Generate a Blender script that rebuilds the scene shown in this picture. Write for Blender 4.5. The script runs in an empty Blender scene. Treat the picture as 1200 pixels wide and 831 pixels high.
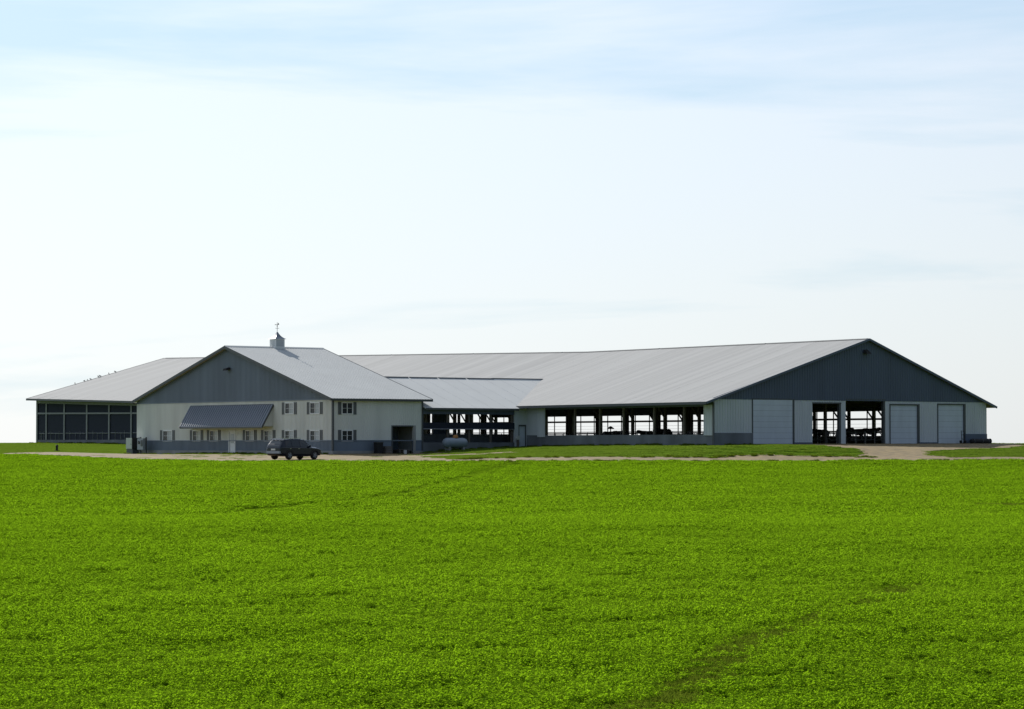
import bpy, bmesh, math, random
import numpy as np
from mathutils import Vector, Matrix
random.seed(7); rng = np.random.default_rng(11)
sc = bpy.context.scene
COL = sc.collection
R = math.radians

# ------------------------------------------------------------------ camera
cam_d = bpy.data.cameras.new("camera"); cam = bpy.data.objects.new("camera", cam_d); COL.objects.link(cam)
cam_d.sensor_width = 36.0; cam_d.sensor_fit = 'HORIZONTAL'
cam_d.lens = 36.0 * 3300.0 / 1200.0
cam_d.clip_start = 0.5; cam_d.clip_end = 20000
cam.location = (0, 0, 0)
cam.rotation_euler = (R(90) + math.atan(104.5 / 3300.0), 0, 0)
sc.camera = cam
# ------------------------------------------------------------------ light
SUN_AZ = R(-31.0)          # clockwise from +Y
SUN_EL = R(31.0)
sun_dir = Vector((math.sin(SUN_AZ) * math.cos(SUN_EL), math.cos(SUN_AZ) * math.cos(SUN_EL), math.sin(SUN_EL)))
sd = bpy.data.lights.new("sun", 'SUN'); sd.energy = 4.6; sd.angle = R(0.53); sd.color = (1.0, 0.95, 0.87)
so = bpy.data.objects.new("sun", sd); COL.objects.link(so)
so.rotation_euler = sun_dir.to_track_quat('Z', 'Y').to_euler(); so.location = (-60, 80, 120)
# ------------------------------------------------------------------ world
CLOUD_AT = (18.6, 10.2, 4.98)
VEIL, SKYK = 4.3, 0.31
w = bpy.data.worlds.new("World"); sc.world = w; w.use_nodes = True
nt = w.node_tree; N = nt.nodes; L = nt.links
for n in list(N): N.remove(n)
def nd(t, **k):
    n = N.new(t)
    for a, b in k.items(): setattr(n, a, b)
    return n
out = nd('ShaderNodeOutputWorld'); bg = nd('ShaderNodeBackground')
sky = nd('ShaderNodeTexSky', sky_type='NISHITA', sun_disc=False, sun_elevation=SUN_EL, sun_rotation=SUN_AZ,
         altitude=300, air_density=1.0, dust_density=0.3, ozone_density=1.2)
tc = nd('ShaderNodeTexCoord')
mp = nd('ShaderNodeMapping'); mp.inputs['Scale'].default_value = (1.0, 1.0, 9.0); mp.inputs['Location'].default_value = CLOUD_AT
L.new(tc.outputs['Generated'], mp.inputs['Vector'])
no = nd('ShaderNodeTexNoise'); no.inputs['Scale'].default_value = 2.2; no.inputs['Detail'].default_value = 9; no.inputs['Roughness'].default_value = 0.55
no.inputs['Distortion'].default_value = 0.35
L.new(mp.outputs['Vector'], no.inputs['Vector'])
rp = nd('ShaderNodeValToRGB'); rp.color_ramp.elements[0].position = 0.39; rp.color_ramp.elements[1].position = 0.53
sz = nd('ShaderNodeSeparateXYZ'); L.new(tc.outputs['Generated'], sz.inputs[0])
lowc = nd('ShaderNodeMapRange'); L.new(sz.outputs['Z'], lowc.inputs['Value']); lowc.inputs['From Min'].default_value = .02; lowc.inputs['From Max'].default_value = .15; lowc.inputs['To Min'].default_value = .13; lowc.inputs['To Max'].default_value = -.03
nadd = nd('ShaderNodeMath', operation='ADD'); L.new(no.outputs['Fac'], nadd.inputs[0]); L.new(lowc.outputs[0], nadd.inputs[1])   # cloud closes up towards the horizon
L.new(nadd.outputs[0], rp.inputs['Fac'])
# thin cloud veil: forward-scattering ice cloud, brighter towards the sun, over the clear sky
dt = nd('ShaderNodeVectorMath', operation='DOT_PRODUCT'); L.new(tc.outputs['Generated'], dt.inputs[0]); dt.inputs[1].default_value = sun_dir
ph = nd('ShaderNodeMath', operation='MULTIPLY_ADD'); L.new(dt.outputs['Value'], ph.inputs[0]); ph.inputs[1].default_value = .5; ph.inputs[2].default_value = .5
pw = nd('ShaderNodeMath', operation='POWER'); L.new(ph.outputs[0], pw.inputs[0]); pw.inputs[1].default_value = 1.6
br = nd('ShaderNodeMath', operation='MULTIPLY_ADD'); L.new(pw.outputs[0], br.inputs[0]); br.inputs[1].default_value = VEIL; br.inputs[2].default_value = VEIL * .05
cm_ = nd('ShaderNodeMath', operation='MULTIPLY_ADD'); L.new(rp.outputs['Color'], cm_.inputs[0]); cm_.inputs[1].default_value = .09; cm_.inputs[2].default_value = .91
vv = nd('ShaderNodeMath', operation='MULTIPLY'); L.new(br.outputs[0], vv.inputs[0]); L.new(cm_.outputs[0], vv.inputs[1])
vc = nd('ShaderNodeVectorMath', operation='SCALE'); vt = nd('ShaderNodeMixRGB'); L.new(rp.outputs['Color'], vt.inputs['Fac']); vt.inputs['Color1'].default_value = (.74, .91, 1.02, 1); vt.inputs['Color2'].default_value = (.96, 1.0, 1.03, 1); L.new(vt.outputs['Color'], vc.inputs[0]); L.new(vv.outputs[0], vc.inputs['Scale'])
wb = nd('ShaderNodeVectorMath', operation='MULTIPLY'); L.new(sky.outputs['Color'], wb.inputs[0]); wb.inputs[1].default_value = (.84, .93, 1.10)
sk2 = nd('ShaderNodeVectorMath', operation='SCALE'); L.new(wb.outputs[0], sk2.inputs[0]); sk2.inputs['Scale'].default_value = SKYK
# the veil thickens towards the horizon all round and hides the clear sky there
sx = nd('ShaderNodeSeparateXYZ'); L.new(tc.outputs['Generated'], sx.inputs[0])
el = nd('ShaderNodeMapRange'); L.new(sx.outputs['Z'], el.inputs['Value']); el.inputs['From Min'].default_value = 0; el.inputs['From Max'].default_value = .22; el.inputs['To Min'].default_value = .25; el.inputs['To Max'].default_value = 1
ev = nd('ShaderNodeMapRange'); L.new(sx.outputs['Z'], ev.inputs['Value']); ev.inputs['From Min'].default_value = 0; ev.inputs['From Max'].default_value = .22; ev.inputs['To Min'].default_value = 1.38; ev.inputs['To Max'].default_value = 1
sk3 = nd('ShaderNodeVectorMath', operation='SCALE'); L.new(sk2.outputs[0], sk3.inputs[0]); L.new(el.outputs[0], sk3.inputs['Scale'])
vc2 = nd('ShaderNodeVectorMath', operation='SCALE'); L.new(vc.outputs[0], vc2.inputs[0]); L.new(ev.outputs[0], vc2.inputs['Scale'])
mx = nd('ShaderNodeVectorMath', operation='ADD'); L.new(vc2.outputs[0], mx.inputs[0]); L.new(sk3.outputs[0], mx.inputs[1])
L.new(mx.outputs[0], bg.inputs['Color']); bg.inputs['Strength'].default_value = 0.10
L.new(bg.outputs['Background'], out.inputs['Surface'])
# ------------------------------------------------------------------ exposure
sc.view_settings.view_transform = 'Standard'; sc.view_settings.look = 'None'
sc.view_settings.gamma = 1.0; sc.view_settings.exposure = 0.66; sc.view_settings.use_curve_mapping = False
sc.render.engine = 'CYCLES'

# ------------------------------------------------------------------ materials
def mat(name, col, rough=0.6, metal=0.0, noise=0.0, scale=3.0, spec=0.5, detail=5, stretch=None, bump=0.0, col2=None):
    m = bpy.data.materials.new(name); m.use_nodes = True
    n = m.node_tree.nodes; l = m.node_tree.links; b = n['Principled BSDF']
    b.inputs['Base Color'].default_value = (*col, 1); b.inputs['Roughness'].default_value = rough
    b.inputs['Metallic'].default_value = metal; b.inputs['Specular IOR Level'].default_value = spec
    if noise or bump or col2:
        t = n.new('ShaderNodeTexCoord'); mpn = n.new('ShaderNodeMapping')
        if stretch: mpn.inputs['Scale'].default_value = stretch
        l.new(t.outputs['Object'], mpn.inputs['Vector'])
        x = n.new('ShaderNodeTexNoise'); x.inputs['Scale'].default_value = scale; x.inputs['Detail'].default_value = detail
        l.new(mpn.outputs['Vector'], x.inputs['Vector'])
        rr = n.new('ShaderNodeValToRGB')
        rr.color_ramp.elements[0].position = .3; rr.color_ramp.elements[1].position = .7
        c2 = col2 if col2 else tuple(c * (1 + noise) for c in col)
        c1 = col if col2 else tuple(c * (1 - noise) for c in col)
        rr.color_ramp.elements[0].color = (*c1, 1); rr.color_ramp.elements[1].color = (*c2, 1)
        l.new(x.outputs['Fac'], rr.inputs['Fac']); l.new(rr.outputs['Color'], b.inputs['Base Color'])
        if bump:
            bp = n.new('ShaderNodeBump'); bp.inputs['Strength'].default_value = bump; bp.inputs['Distance'].default_value = .05
            l.new(x.outputs['Fac'], bp.inputs['Height']); l.new(bp.outputs['Normal'], b.inputs['Normal'])
    return m
M = {}
M['cream'] = mat('cream_steel', (.72, .73, .69), .5, noise=.09, scale=.8, stretch=(1, 1, .15))
M['barn_white'] = mat('white_steel', (.60, .635, .66), .5, noise=.08, scale=.8, stretch=(1, 1, .15))
M['charcoal'] = mat('charcoal_steel', (.165, .205, .265), .5, noise=.14, scale=.6, stretch=(1, 1, .1))
M['charcoal_barn'] = mat('charcoal_steel_barn', (.088, .116, .172), .5, noise=.1, scale=.5, stretch=(1, 1, .1))
M['ridge'] = mat('ridge_metal', (.17, .175, .18), .9, spec=.05)
M['trim'] = mat('dark_trim', (.07, .078, .085), .5)
M['roof'] = mat('galvanised_roof', (.285, .29, .295), .85, spec=.05, noise=.09, scale=.9, stretch=(1.2, .02, .02), detail=3, metal=0.0)
M['roof_office'] = mat('galvanised_roof_lit', (.50, .515, .52), .85, spec=.05, noise=.03, scale=.4)  # paler copy of the roof metal: light on right-facing slopes put into colour
M['concrete'] = mat('concrete', (.30, .30, .29), .9, noise=.22, scale=.7, bump=.1)
M['block'] = mat('stained_concrete', (.16, .175, .19), .9, noise=.3, scale=.5, stretch=(1, 1, .4))
M['timber'] = mat('old_timber', (.14, .12, .10), .9, noise=.2, scale=2)
M['postgrey'] = mat('painted_post', (.25, .26, .26), .7, noise=.1)
M['steelpipe'] = mat('galvanised_pipe', (.35, .36, .37), .4, metal=.7)
M['screen'] = mat('curtain_and_interior_shade', (.012, .018, .034), .9, noise=.1)  # near-black also holds the interior's shade behind the left end screens
M['white'] = mat('white_paint', (.75, .76, .76), .45)
M['doorwhite'] = mat('overhead_door_white', (.60, .66, .73), .45, noise=.07, scale=1.2, stretch=(1, 1, .3))
M['shutter'] = mat('shutter_grey', (.12, .13, .135), .6)
M['glass'] = mat('window_glass', (.02, .026, .038), .15, spec=.3)
M['blind'] = mat('window_blind', (.42, .45, .47), .25)
M['awning'] = mat('blue_grey_steel', (.17, .195, .245), .4, noise=.06, scale=1)
M['black'] = mat('black_rubber', (.02, .02, .022), .85)
M['carpaint'] = mat('dark_navy_paint', (.007, .013, .028), .25, spec=.5)
M['carglass'] = mat('tinted_glass', (.006, .008, .01), .05, spec=.8)
M['chrome'] = mat('bright_metal', (.55, .56, .58), .2, metal=1)
M['redlens'] = mat('tail_lens', (.25, .01, .01), .25)
M['tank'] = mat('tank_white_in_shade', (.24, .29, .35), .4, noise=.05)  # white tank; the blue-grey shade it stands in is put into its colour
M['rust'] = mat('rusty_orange', (.45, .20, .06), .6)
M['cabinet'] = mat('cabinet_beige', (.55, .57, .52), .5)
M['metergrey'] = mat('meter_grey', (.30, .33, .37), .4)
M['gravel'] = mat('gravel', (.075, .050, .012), .95, scale=1.2, detail=12, col2=(.17, .117, .038), bump=.5)
M['cow'] = mat('cow_black', (.02, .018, .017), .7, scale=1.3, detail=1, noise=.3)
M['bird'] = mat('bird_dark', (.05, .05, .055), .8)
M['pallet'] = mat('pallet_wood', (.14, .12, .10), .9, noise=.2)

# ------------------------------------------------------------------ site frame: x = u (along the barn, to the right and nearer), y = v (away to the right)
PHI = R(36.5); ROTZ = -(R(90) - PHI)
UX, UY = math.sin(PHI), -math.cos(PHI); VX, VY = math.cos(PHI), math.sin(PHI)
C0 = (-210 / 3300.0 * 256, 256.0)
def W(u, v): return (C0[0] + UX * u + VX * v, C0[1] + UY * u + VY * v)
def inv(X, Y):
    dx, dy = X - C0[0], Y - C0[1]
    return dx * UX + dy * UY, dx * VX + dy * VY

class MB:
    def __init__(s): s.v = []; s.f = []
    def add(s, vs, fs):
        o = len(s.v); s.v += [tuple(p) for p in vs]; s.f += [tuple(i + o for i in f) for f in fs]; return s
    def box(s, x0, x1, y0, y1, z0, z1):
        vs = [(x0, y0, z0), (x1, y0, z0), (x1, y1, z0), (x0, y1, z0), (x0, y0, z1), (x1, y0, z1), (x1, y1, z1), (x0, y1, z1)]
        return s.add(vs, [(3, 2, 1, 0), (4, 5, 6, 7), (0, 1, 5, 4), (1, 2, 6, 5), (2, 3, 7, 6), (3, 0, 4, 7)])
    def hexa(s, b, t):
        return s.add(list(b) + list(t), [(3, 2, 1, 0), (4, 5, 6, 7), (0, 1, 5, 4), (1, 2, 6, 5), (2, 3, 7, 6), (3, 0, 4, 7)])
    def prism(s, poly, axis, a0, a1):
        n = len(poly)
        def P(p, a): return (a, p[0], p[1]) if axis == 'x' else (p[0], a, p[1])
        vs = [P(p, a0) for p in poly] + [P(p, a1) for p in poly]
        fs = [tuple(range(n)), tuple(range(2 * n - 1, n - 1, -1))] + [(i, i + n, (i + 1) % n + n, (i + 1) % n) for i in range(n)]
        return s.add(vs, fs)
    def beam(s, p, q, wd, ht, up=(0, 0, 1)):
        p = Vector(p); q = Vector(q); d = (q - p).normalized(); u = Vector(up)
        if abs(d.dot(u)) > .98: u = Vector((1, 0, 0))
        r = d.cross(u).normalized() * wd / 2; t = r.cross(d).normalized() * ht / 2
        return s.hexa([p - r - t, p + r - t, p + r + t, p - r + t], [q - r - t, q + r - t, q + r + t, q - r + t])
    def cyl(s, p, q, r0, r1=None, n=10, caps=True):
        r1 = r0 if r1 is None else r1
        p = Vector(p); q = Vector(q); d = (q - p).normalized()
        a = d.orthogonal().normalized(); b = d.cross(a)
        vs = []
        for c, r in ((p, r0), (q, r1)):
            for i in range(n):
                t = 2 * math.pi * i / n; vs.append(c + (a * math.cos(t) + b * math.sin(t)) * r)
        fs = [(i, (i + 1) % n, (i + 1) % n + n, i + n) for i in range(n)]
        if caps: fs += [tuple(range(n - 1, -1, -1)), tuple(range(n, 2 * n))]
        return s.add(vs, fs)
    def lathe(s, prof, n=14, axis='z', c=(0, 0, 0)):
        vs = []
        for (r, h) in prof:
            for i in range(n):
                t = 2 * math.pi * i / n; a, b = r * math.cos(t), r * math.sin(t)
                vs.append({'z': (c[0] + a, c[1] + b, c[2] + h), 'x': (c[0] + h, c[1] + a, c[2] + b), 'y': (c[0] + a, c[1] + h, c[2] + b)}[axis])
        fs = []
        for k in range(len(prof) - 1):
            for i in range(n): fs.append((k * n + i, k * n + (i + 1) % n, (k + 1) * n + (i + 1) % n, (k + 1) * n + i))
        fs += [tuple(range(n - 1, -1, -1)), tuple((len(prof) - 1) * n + i for i in range(n))]
        return s.add(vs, fs)
    def wall(s, axis, a0, a1, s0, s1, z0, z1, holes=()):
        """flat wall of thickness a0..a1 along axis; s along the wall, holes (s0,s1,z0,z1)"""
        S = sorted(set([s0, s1] + [min(max(h[i], s0), s1) for h in holes for i in (0, 1)]))
        Z = sorted(set([z0, z1] + [min(max(h[i], z0), z1) for h in holes for i in (2, 3)]))
        def P(a, q, z): return (a, q, z) if axis == 'x' else (q, a, z)
        def solid(i, j):
            if i < 0 or j < 0 or i >= len(S) - 1 or j >= len(Z) - 1: return False
            cs, cz = (S[i] + S[i + 1]) / 2, (Z[j] + Z[j + 1]) / 2
            return not any(h[0] < cs < h[1] and h[2] < cz < h[3] for h in holes)
        for i in range(len(S) - 1):
            for j in range(len(Z) - 1):
                if not solid(i, j): continue
                p, q, y, z = S[i], S[i + 1], Z[j], Z[j + 1]
                s.add([P(a0, p, y), P(a0, q, y), P(a0, q, z), P(a0, p, z)], [(0, 1, 2, 3)])
                s.add([P(a1, p, y), P(a1, q, y), P(a1, q, z), P(a1, p, z)], [(3, 2, 1, 0)])
                for (di, dj, e) in ((-1, 0, ((p, y), (p, z))), (1, 0, ((q, z), (q, y))), (0, -1, ((q, y), (p, y))), (0, 1, ((p, z), (q, z)))):
                    if not solid(i + di, j + dj):
                        (m0, n0), (m1, n1) = e
                        s.add([P(a0, m0, n0), P(a0, m1, n1), P(a1, m1, n1), P(a1, m0, n0)], [(0, 1, 2, 3)])
        return s
    def ribs(s, axis, a, outw, s0, s1, step, z0, top, holes=(), wd=.045, dp=.036):
        """vertical standing ribs on a wall face, cut where openings are"""
        k = s0 + step / 2
        while k < s1 - .02:
            zt = top(k) if callable(top) else top
            cuts = sorted([(h[2], h[3]) for h in holes if h[0] - .06 < k < h[1] + .06])
            z = z0; segs = []
            for c in cuts:
                if c[0] > z: segs.append((z, min(c[0], zt)))
                z = max(z, c[1])
            if z < zt: segs.append((z, zt))
            for (p, q) in segs:
                if q - p < .03: continue
                e0, e1 = k - wd, k + wd; t0, t1 = k - wd * .4, k + wd * .4; o = a + outw * dp
                def P(aa, ss, zz): return (aa, ss, zz) if axis == 'x' else (ss, aa, zz)
                vs = [P(a, e0, p), P(o, t0, p), P(o, t1, p), P(a, e1, p), P(a, e0, q), P(o, t0, q), P(o, t1, q), P(a, e1, q)]
                s.add(vs, [(0, 1, 5, 4), (1, 2, 6, 5), (2, 3, 7, 6), (0, 3, 2, 1), (4, 5, 6, 7)])
            k += step
        return s
    def build(s, name, m, parent=None, off=(0, 0, 0), smooth=False, stuff=False):
        me = bpy.data.meshes.new(name)
        vs = [(p[0] - off[0], p[1] - off[1], p[2] - off[2]) for p in s.v]
        me.from_pydata(vs, [], s.f); me.materials.append(m)
        bm = bmesh.new(); bm.from_mesh(me); bmesh.ops.recalc_face_normals(bm, faces=bm.faces); bm.to_mesh(me); bm.free()
        if smooth: me.polygons.foreach_set('use_smooth', [True] * len(me.polygons))
        o = bpy.data.objects.new(name, me); COL.objects.link(o)
        if parent: o.parent = parent
        if stuff: o['kind'] = 'stuff'
        return o
def tag(o, label, cat, group=None):
    o['label'] = label; o['category'] = cat
    if group: o['group'] = group
    return o
OFF = {}
def site(name, u, v, z, label, cat, group=None):
    """an Empty in the site frame; its parts are given in site coordinates"""
    e = bpy.data.objects.new(name, None); COL.objects.link(e)
    X, Y = W(u, v); e.location = (X, Y, z); e.rotation_euler = (0, 0, ROTZ); OFF[e.name] = (u, v, z)
    return tag(e, label, cat, group)
def thing(name, X, Y, z, rz, label, cat, group=None):
    e = bpy.data.objects.new(name, None); COL.objects.link(e); e.location = (X, Y, z); e.rotation_euler = (0, 0, rz)
    return tag(e, label, cat, group)
def part(mb, name, m, root, parent=None, **k):
    return mb.build(name, m, parent or root, OFF[root.name], **k)
def copy_part(o, parent, loc):
    c = o.copy(); COL.objects.link(c); c.parent = parent; c.location = loc; return c

# ------------------------------------------------------------------ terrain
FZ = [(-60, -5.2), (0, -4.6), (40, -3.90), (70, -3.38), (95, -2.95), (110, -3.28), (128, -3.28), (150, -2.96), (180, -2.5), (226, -1.66)]
fy = np.array([p[0] for p in FZ]); fzv = np.array([p[1] for p in FZ])
_ys = np.arange(-60, 260, 1.0); _zs = np.interp(_ys, fy, fzv)
_k = np.exp(-np.linspace(-2, 2, 21) ** 2); _k /= _k.sum()
_zs2 = np.convolve(np.pad(_zs, 10, mode='edge'), _k, mode='valid')
def field_z(X, Y): 
    tilt = 0.16 * np.sin(X / 31.0 + Y / 55.0) * np.clip((Y - 30) / 60, 0, 1) * np.clip((225 - Y) / 60, 0, 1)
    return np.interp(Y, _ys, _zs2) + tilt
def px(x, y, Y): return ((x - 600) / 3300 * Y, Y, (520 - y) * Y / 3300)
CP = [px(*c) for c in [
    (-60, 535, 268), (0, 534, 262), (40, 534.5, 255), (100, 537, 248), (160, 540, 239), (230, 541.5, 232), (316, 542, 229), (450, 542, 227), (600, 541.7, 226), (800, 541.5, 226), (1000, 541, 226), (1200, 540.2, 226), (1300, 540, 226),
    (600, 537, 232), (720, 537, 231), (836, 537, 231), (960, 537, 231), (1100, 536.3, 231.5), (1200, 537, 231), (1300, 537, 231),
    (160, 533.3, 285), (200, 533.3, 279), (272, 532.3, 270), (330, 532.4, 263), (390, 532.4, 256), (440, 532, 257), (490, 532, 261),
    (345, 539, 237), (270, 538, 246), (200, 536.5, 258),
    (500, 530.5, 262), (540, 528, 262), (580, 526, 264), (617, 524.5, 266), (560, 533, 247), (480, 537, 243),
    (640, 524, 264.5), (740, 522.8, 253), (836, 523.0, 244), (860, 522.9, 241), (900, 522.2, 246.5), (950, 520.8, 251), (1020, 520.6, 255), (1100, 520.4, 261), (1155, 520.3, 264), (1200, 521.5, 262), (1250, 521.5, 262), (1320, 521.5, 262),
    (880, 523.0, 238), (950, 522.5, 240), (1020, 522.2, 243.5), (1100, 522.0, 248), (1160, 521.6, 252), (1020, 531, 235.5), (900, 531, 233.5), (1150, 530, 238), (43, 519.9, 350), (100, 520.3, 338), (160, 521.3, 328), (0, 520.7, 345), (-60, 521, 345), (-120, 521, 345), (100, 526.5, 300), (40, 527, 300), (-40, 528, 300), (150, 528, 296),
    (60, 530.3, 275), (0, 530.5, 278), (-80, 532, 280),
    (600, 520, 310), (800, 520, 290), (1000, 520, 285), (1155, 520.3, 285), (300, 520, 330), (1300, 522, 300), (400, 520, 390), (800, 520, 380), (1200, 523, 380), (0, 522, 390), (100, 520.3, 380)]]
for X in np.linspace(-90, 90, 7): CP.append((X, 210.0, float(field_z(np.array(X), np.array(210.0)))))
for X in np.linspace(-130, 130, 7): CP.append((X, 420.0, -1.2))
CP = np.array(CP)
def tps(r2): return np.where(r2 > 0, r2 * np.log(np.maximum(r2, 1e-9)), 0.0)
_P = CP[:, :2] / 100.0
_n = len(_P)
_A = tps(((_P[:, None] - _P[None]) ** 2).sum(-1)) + np.eye(_n) * 5e-5
_Q = np.hstack([np.ones((_n, 1)), _P])
_sol = np.linalg.solve(np.vstack([np.hstack([_A, _Q]), np.hstack([_Q.T, np.zeros((3, 3))])]), np.concatenate([CP[:, 2], np.zeros(3)]))
def yard_z(X, Y):
    p = np.stack([np.ravel(X), np.ravel(Y)], 1) / 100.0
    o = np.empty(len(p))
    for a in range(0, len(p), 20000):
        q = p[a:a + 20000]
        o[a:a + 20000] = tps(((q[:, None] - _P[None]) ** 2).sum(-1)) @ _sol[:_n] + _sol[_n] + q @ _sol[_n + 1:]
    return o.reshape(np.shape(X))
def sm(a, b, x):
    t = np.clip((x - a) / (b - a), 0, 1); return t * t * (3 - 2 * t)
FE = np.array([(-400, 285), (-61, 268), (-47.6, 262), (-43.3, 255), (-37.6, 248), (-31.9, 239), (-26, 232), (-19.7, 229), (-10.3, 227), (0, 226), (400, 226)])
def edge_y(X): return np.interp(X, FE[:, 0], FE[:, 1])           # where the crop ends and the drive begins
def ground_z(X, Y):
    X = np.asarray(X, float); Y = np.asarray(Y, float)
    Yc = np.clip(Y, 200, 400); Xc = np.clip(X, -125, 105)
    zy = yard_z(Xc, Yc)
    zf = field_z(X, np.minimum(Y, 226.0))
    a = sm(204, 224, Y)
    z = zf * (1 - a) + zy * a
    zfar = -1.2 - 14 * sm(400, 1800, Y) - 6 * sm(1800, 6000, Y)
    b = sm(370, 430, Y); z = z * (1 - b) + zfar * b
    side = sm(110, 500, np.abs(X)); z = z * (1 - side) + np.minimum(z, -2.5 - 10 * sm(300, 3000, np.abs(X))) * side
    return z
def gz(X, Y): return float(ground_z(np.array([X]), np.array([Y]))[0])
def grid_mesh(name, xs, ys, m, keep=None, dz=0.0, zjit=0.0):
    XX, YY = np.meshgrid(xs, ys); ZZ = ground_z(XX, YY) + dz
    if zjit: ZZ = ZZ + rng.uniform(-zjit, zjit, ZZ.shape)
    nx, ny = len(xs), len(ys)
    idx = np.arange(nx * ny).reshape(ny, nx)
    q = np.stack([idx[:-1, :-1], idx[:-1, 1:], idx[1:, 1:], idx[1:, :-1]], -1).reshape(-1, 4)
    if keep is not None:
        cx = ((XX[:-1, :-1] + XX[1:, 1:]) / 2).ravel(); cy = ((YY[:-1, :-1] + YY[1:, 1:]) / 2).ravel()
        q = q[keep(cx, cy)]
    V = np.stack([XX.ravel(), YY.ravel(), ZZ.ravel()], 1)
    used, invx = np.unique(q, return_inverse=True); V = V[used]; q = invx.reshape(-1, 4)
    me = bpy.data.meshes.new(name); me.from_pydata(V.tolist(), [], q.tolist()); me.materials.append(m)
    me.polygons.foreach_set('use_smooth', [True] * len(me.polygons))
    o = bpy.data.objects.new(name, me); COL.objects.link(o); return o

def ground_material():
    m = bpy.data.materials.new('turf_and_soil'); m.use_nodes = True
    n = m.node_tree.nodes; l = m.node_tree.links; b = n['Principled BSDF']; b.inputs['Roughness'].default_value = 1; b.inputs['Specular IOR Level'].default_value = 0
    g = n.new('ShaderNodeNewGeometry')
    a = n.new('ShaderNodeTexNoise'); a.inputs['Scale'].default_value = .12; a.inputs['Detail'].default_value = 8
    c = n.new('ShaderNodeTexNoise'); c.inputs['Scale'].default_value = 6; c.inputs['Detail'].default_value = 6
    l.new(g.outputs['Position'], a.inputs['Vector']); l.new(g.outputs['Position'], c.inputs['Vector'])
    r1 = n.new('ShaderNodeValToRGB'); e = r1.color_ramp.elements; e[0].position = .35; e[0].color = (.050, .105, .008, 1); e[1].position = .68; e[1].color = (.085, .15, .015, 1)
    r2 = n.new('ShaderNodeValToRGB'); e = r2.color_ramp.elements; e[0].position = .3; e[0].color = (.55, .55, .5, 1); e[1].position = .7; e[1].color = (1.25, 1.2, 1.1, 1)
    l.new(a.outputs['Fac'], r1.inputs['Fac']); l.new(c.outputs['Fac'], r2.inputs['Fac'])
    x = n.new('ShaderNodeMixRGB'); x.blend_type = 'MULTIPLY'; x.inputs['Fac'].default_value = 1
    l.new(r1.outputs['Color'], x.inputs['Color1']); l.new(r2.outputs['Color'], x.inputs['Color2']); l.new(x.outputs['Color'], b.inputs['Base Color'])
    bp = n.new('ShaderNodeBump'); bp.inputs['Strength'].default_value = .6; bp.inputs['Distance'].default_value = .08
    l.new(c.outputs['Fac'], bp.inputs['Height']); l.new(bp.outputs['Normal'], b.inputs['Normal'])
    return m
M['ground'] = ground_material()
xs = np.unique(np.concatenate([-np.geomspace(130, 9000, 24)[::-1], np.arange(-130, 131, 2.0), np.geomspace(130, 9000, 24)]))
ys = np.unique(np.concatenate([np.linspace(-400, -20, 12), np.arange(-20, 220, 2.5), np.arange(220, 300, 1.0), np.arange(300, 440, 2.5), np.geomspace(440, 12000, 34)]))
gr = grid_mesh('ground', xs, ys, M['ground']); gr['kind'] = 'structure'

# gravel drive: along the field, the yard in front of the office, the spur and the apron at the barn doors
def wob(x, s, a): return a * (np.sin(x * s) + .6 * np.sin(x * s * 2.7 + 1.3) + .4 * np.sin(x * s * 6.1 + .4))
def in_gravel(X, Y):
    u, v = inv(X, Y)
    r = np.interp(X, [-60, -47.6, -43, -37, -33, -27, -20, -14, -9, -5, 60], [269, 266.5, 264, 261, 262, 260, 257, 256, 252, 232.5, 231.5]) + wob(X, .35, .35)
    lo = edge_y(X) + .15 + wob(X, .5, .12)
    main = (Y > lo) & (Y < r)
    main &= ~((X > -46) & (X < -30) & (Y > 262))
    yard = (u > -33) & (u < 2.5) & (v > -30) & (v < -2.2 + wob(u, .8, .25)) & (Y > lo) & (X < -8)
    gar = (u > -1) & (u < 8 + wob(v, .6, .3)) & (v > -14) & (v < 10) & (Y > lo)
    sliver = (np.abs(Y - (249 + 0.1 * X)) < 1.6) & (X > -9) & (X < 0.5)
    xl = np.interp(Y, [229, 231, 235, 238, 241, 245, 250], [25.5, 27.3, 29.7, 29.2, 26, 21.5, 17]) + wob(Y, .9, .2)
    xr = np.interp(Y, [229, 231, 235, 238, 241, 245, 250, 256], [39.5, 37, 34.2, 35.3, 38.5, 43, 45.8, 47]) + wob(Y, .7, .2)
    spur = (Y > 229) & (X > xl) & (X < xr) & (u > 27.0)
    apron = (u > 27.3) & (u < 30.3 + wob(v, .5, .2)) & (v > 30) & (v < 58.5)
    inside = (main | yard | gar | sliver | spur | apron)
    off = (u < -.05) & (u > -36.6) & (v > 0.05) & (v < 22)
    barn = (u < 27.2) & (u > -103) & (v > 22)
    return inside & ~off & ~barn
gd = grid_mesh('gravel_drive', np.arange(-62, 66, .35), np.arange(224, 286, .35), M['gravel'], in_gravel, dz=.03, zjit=.012); gd['kind'] = 'structure'
def in_building(u, v): return ((u < .1) & (u > -36.7) & (v > -.1) & (v < 22)) | ((u < 27.45) & (u > -102.6) & (v > 21.9) & (v < 56.1))

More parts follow.
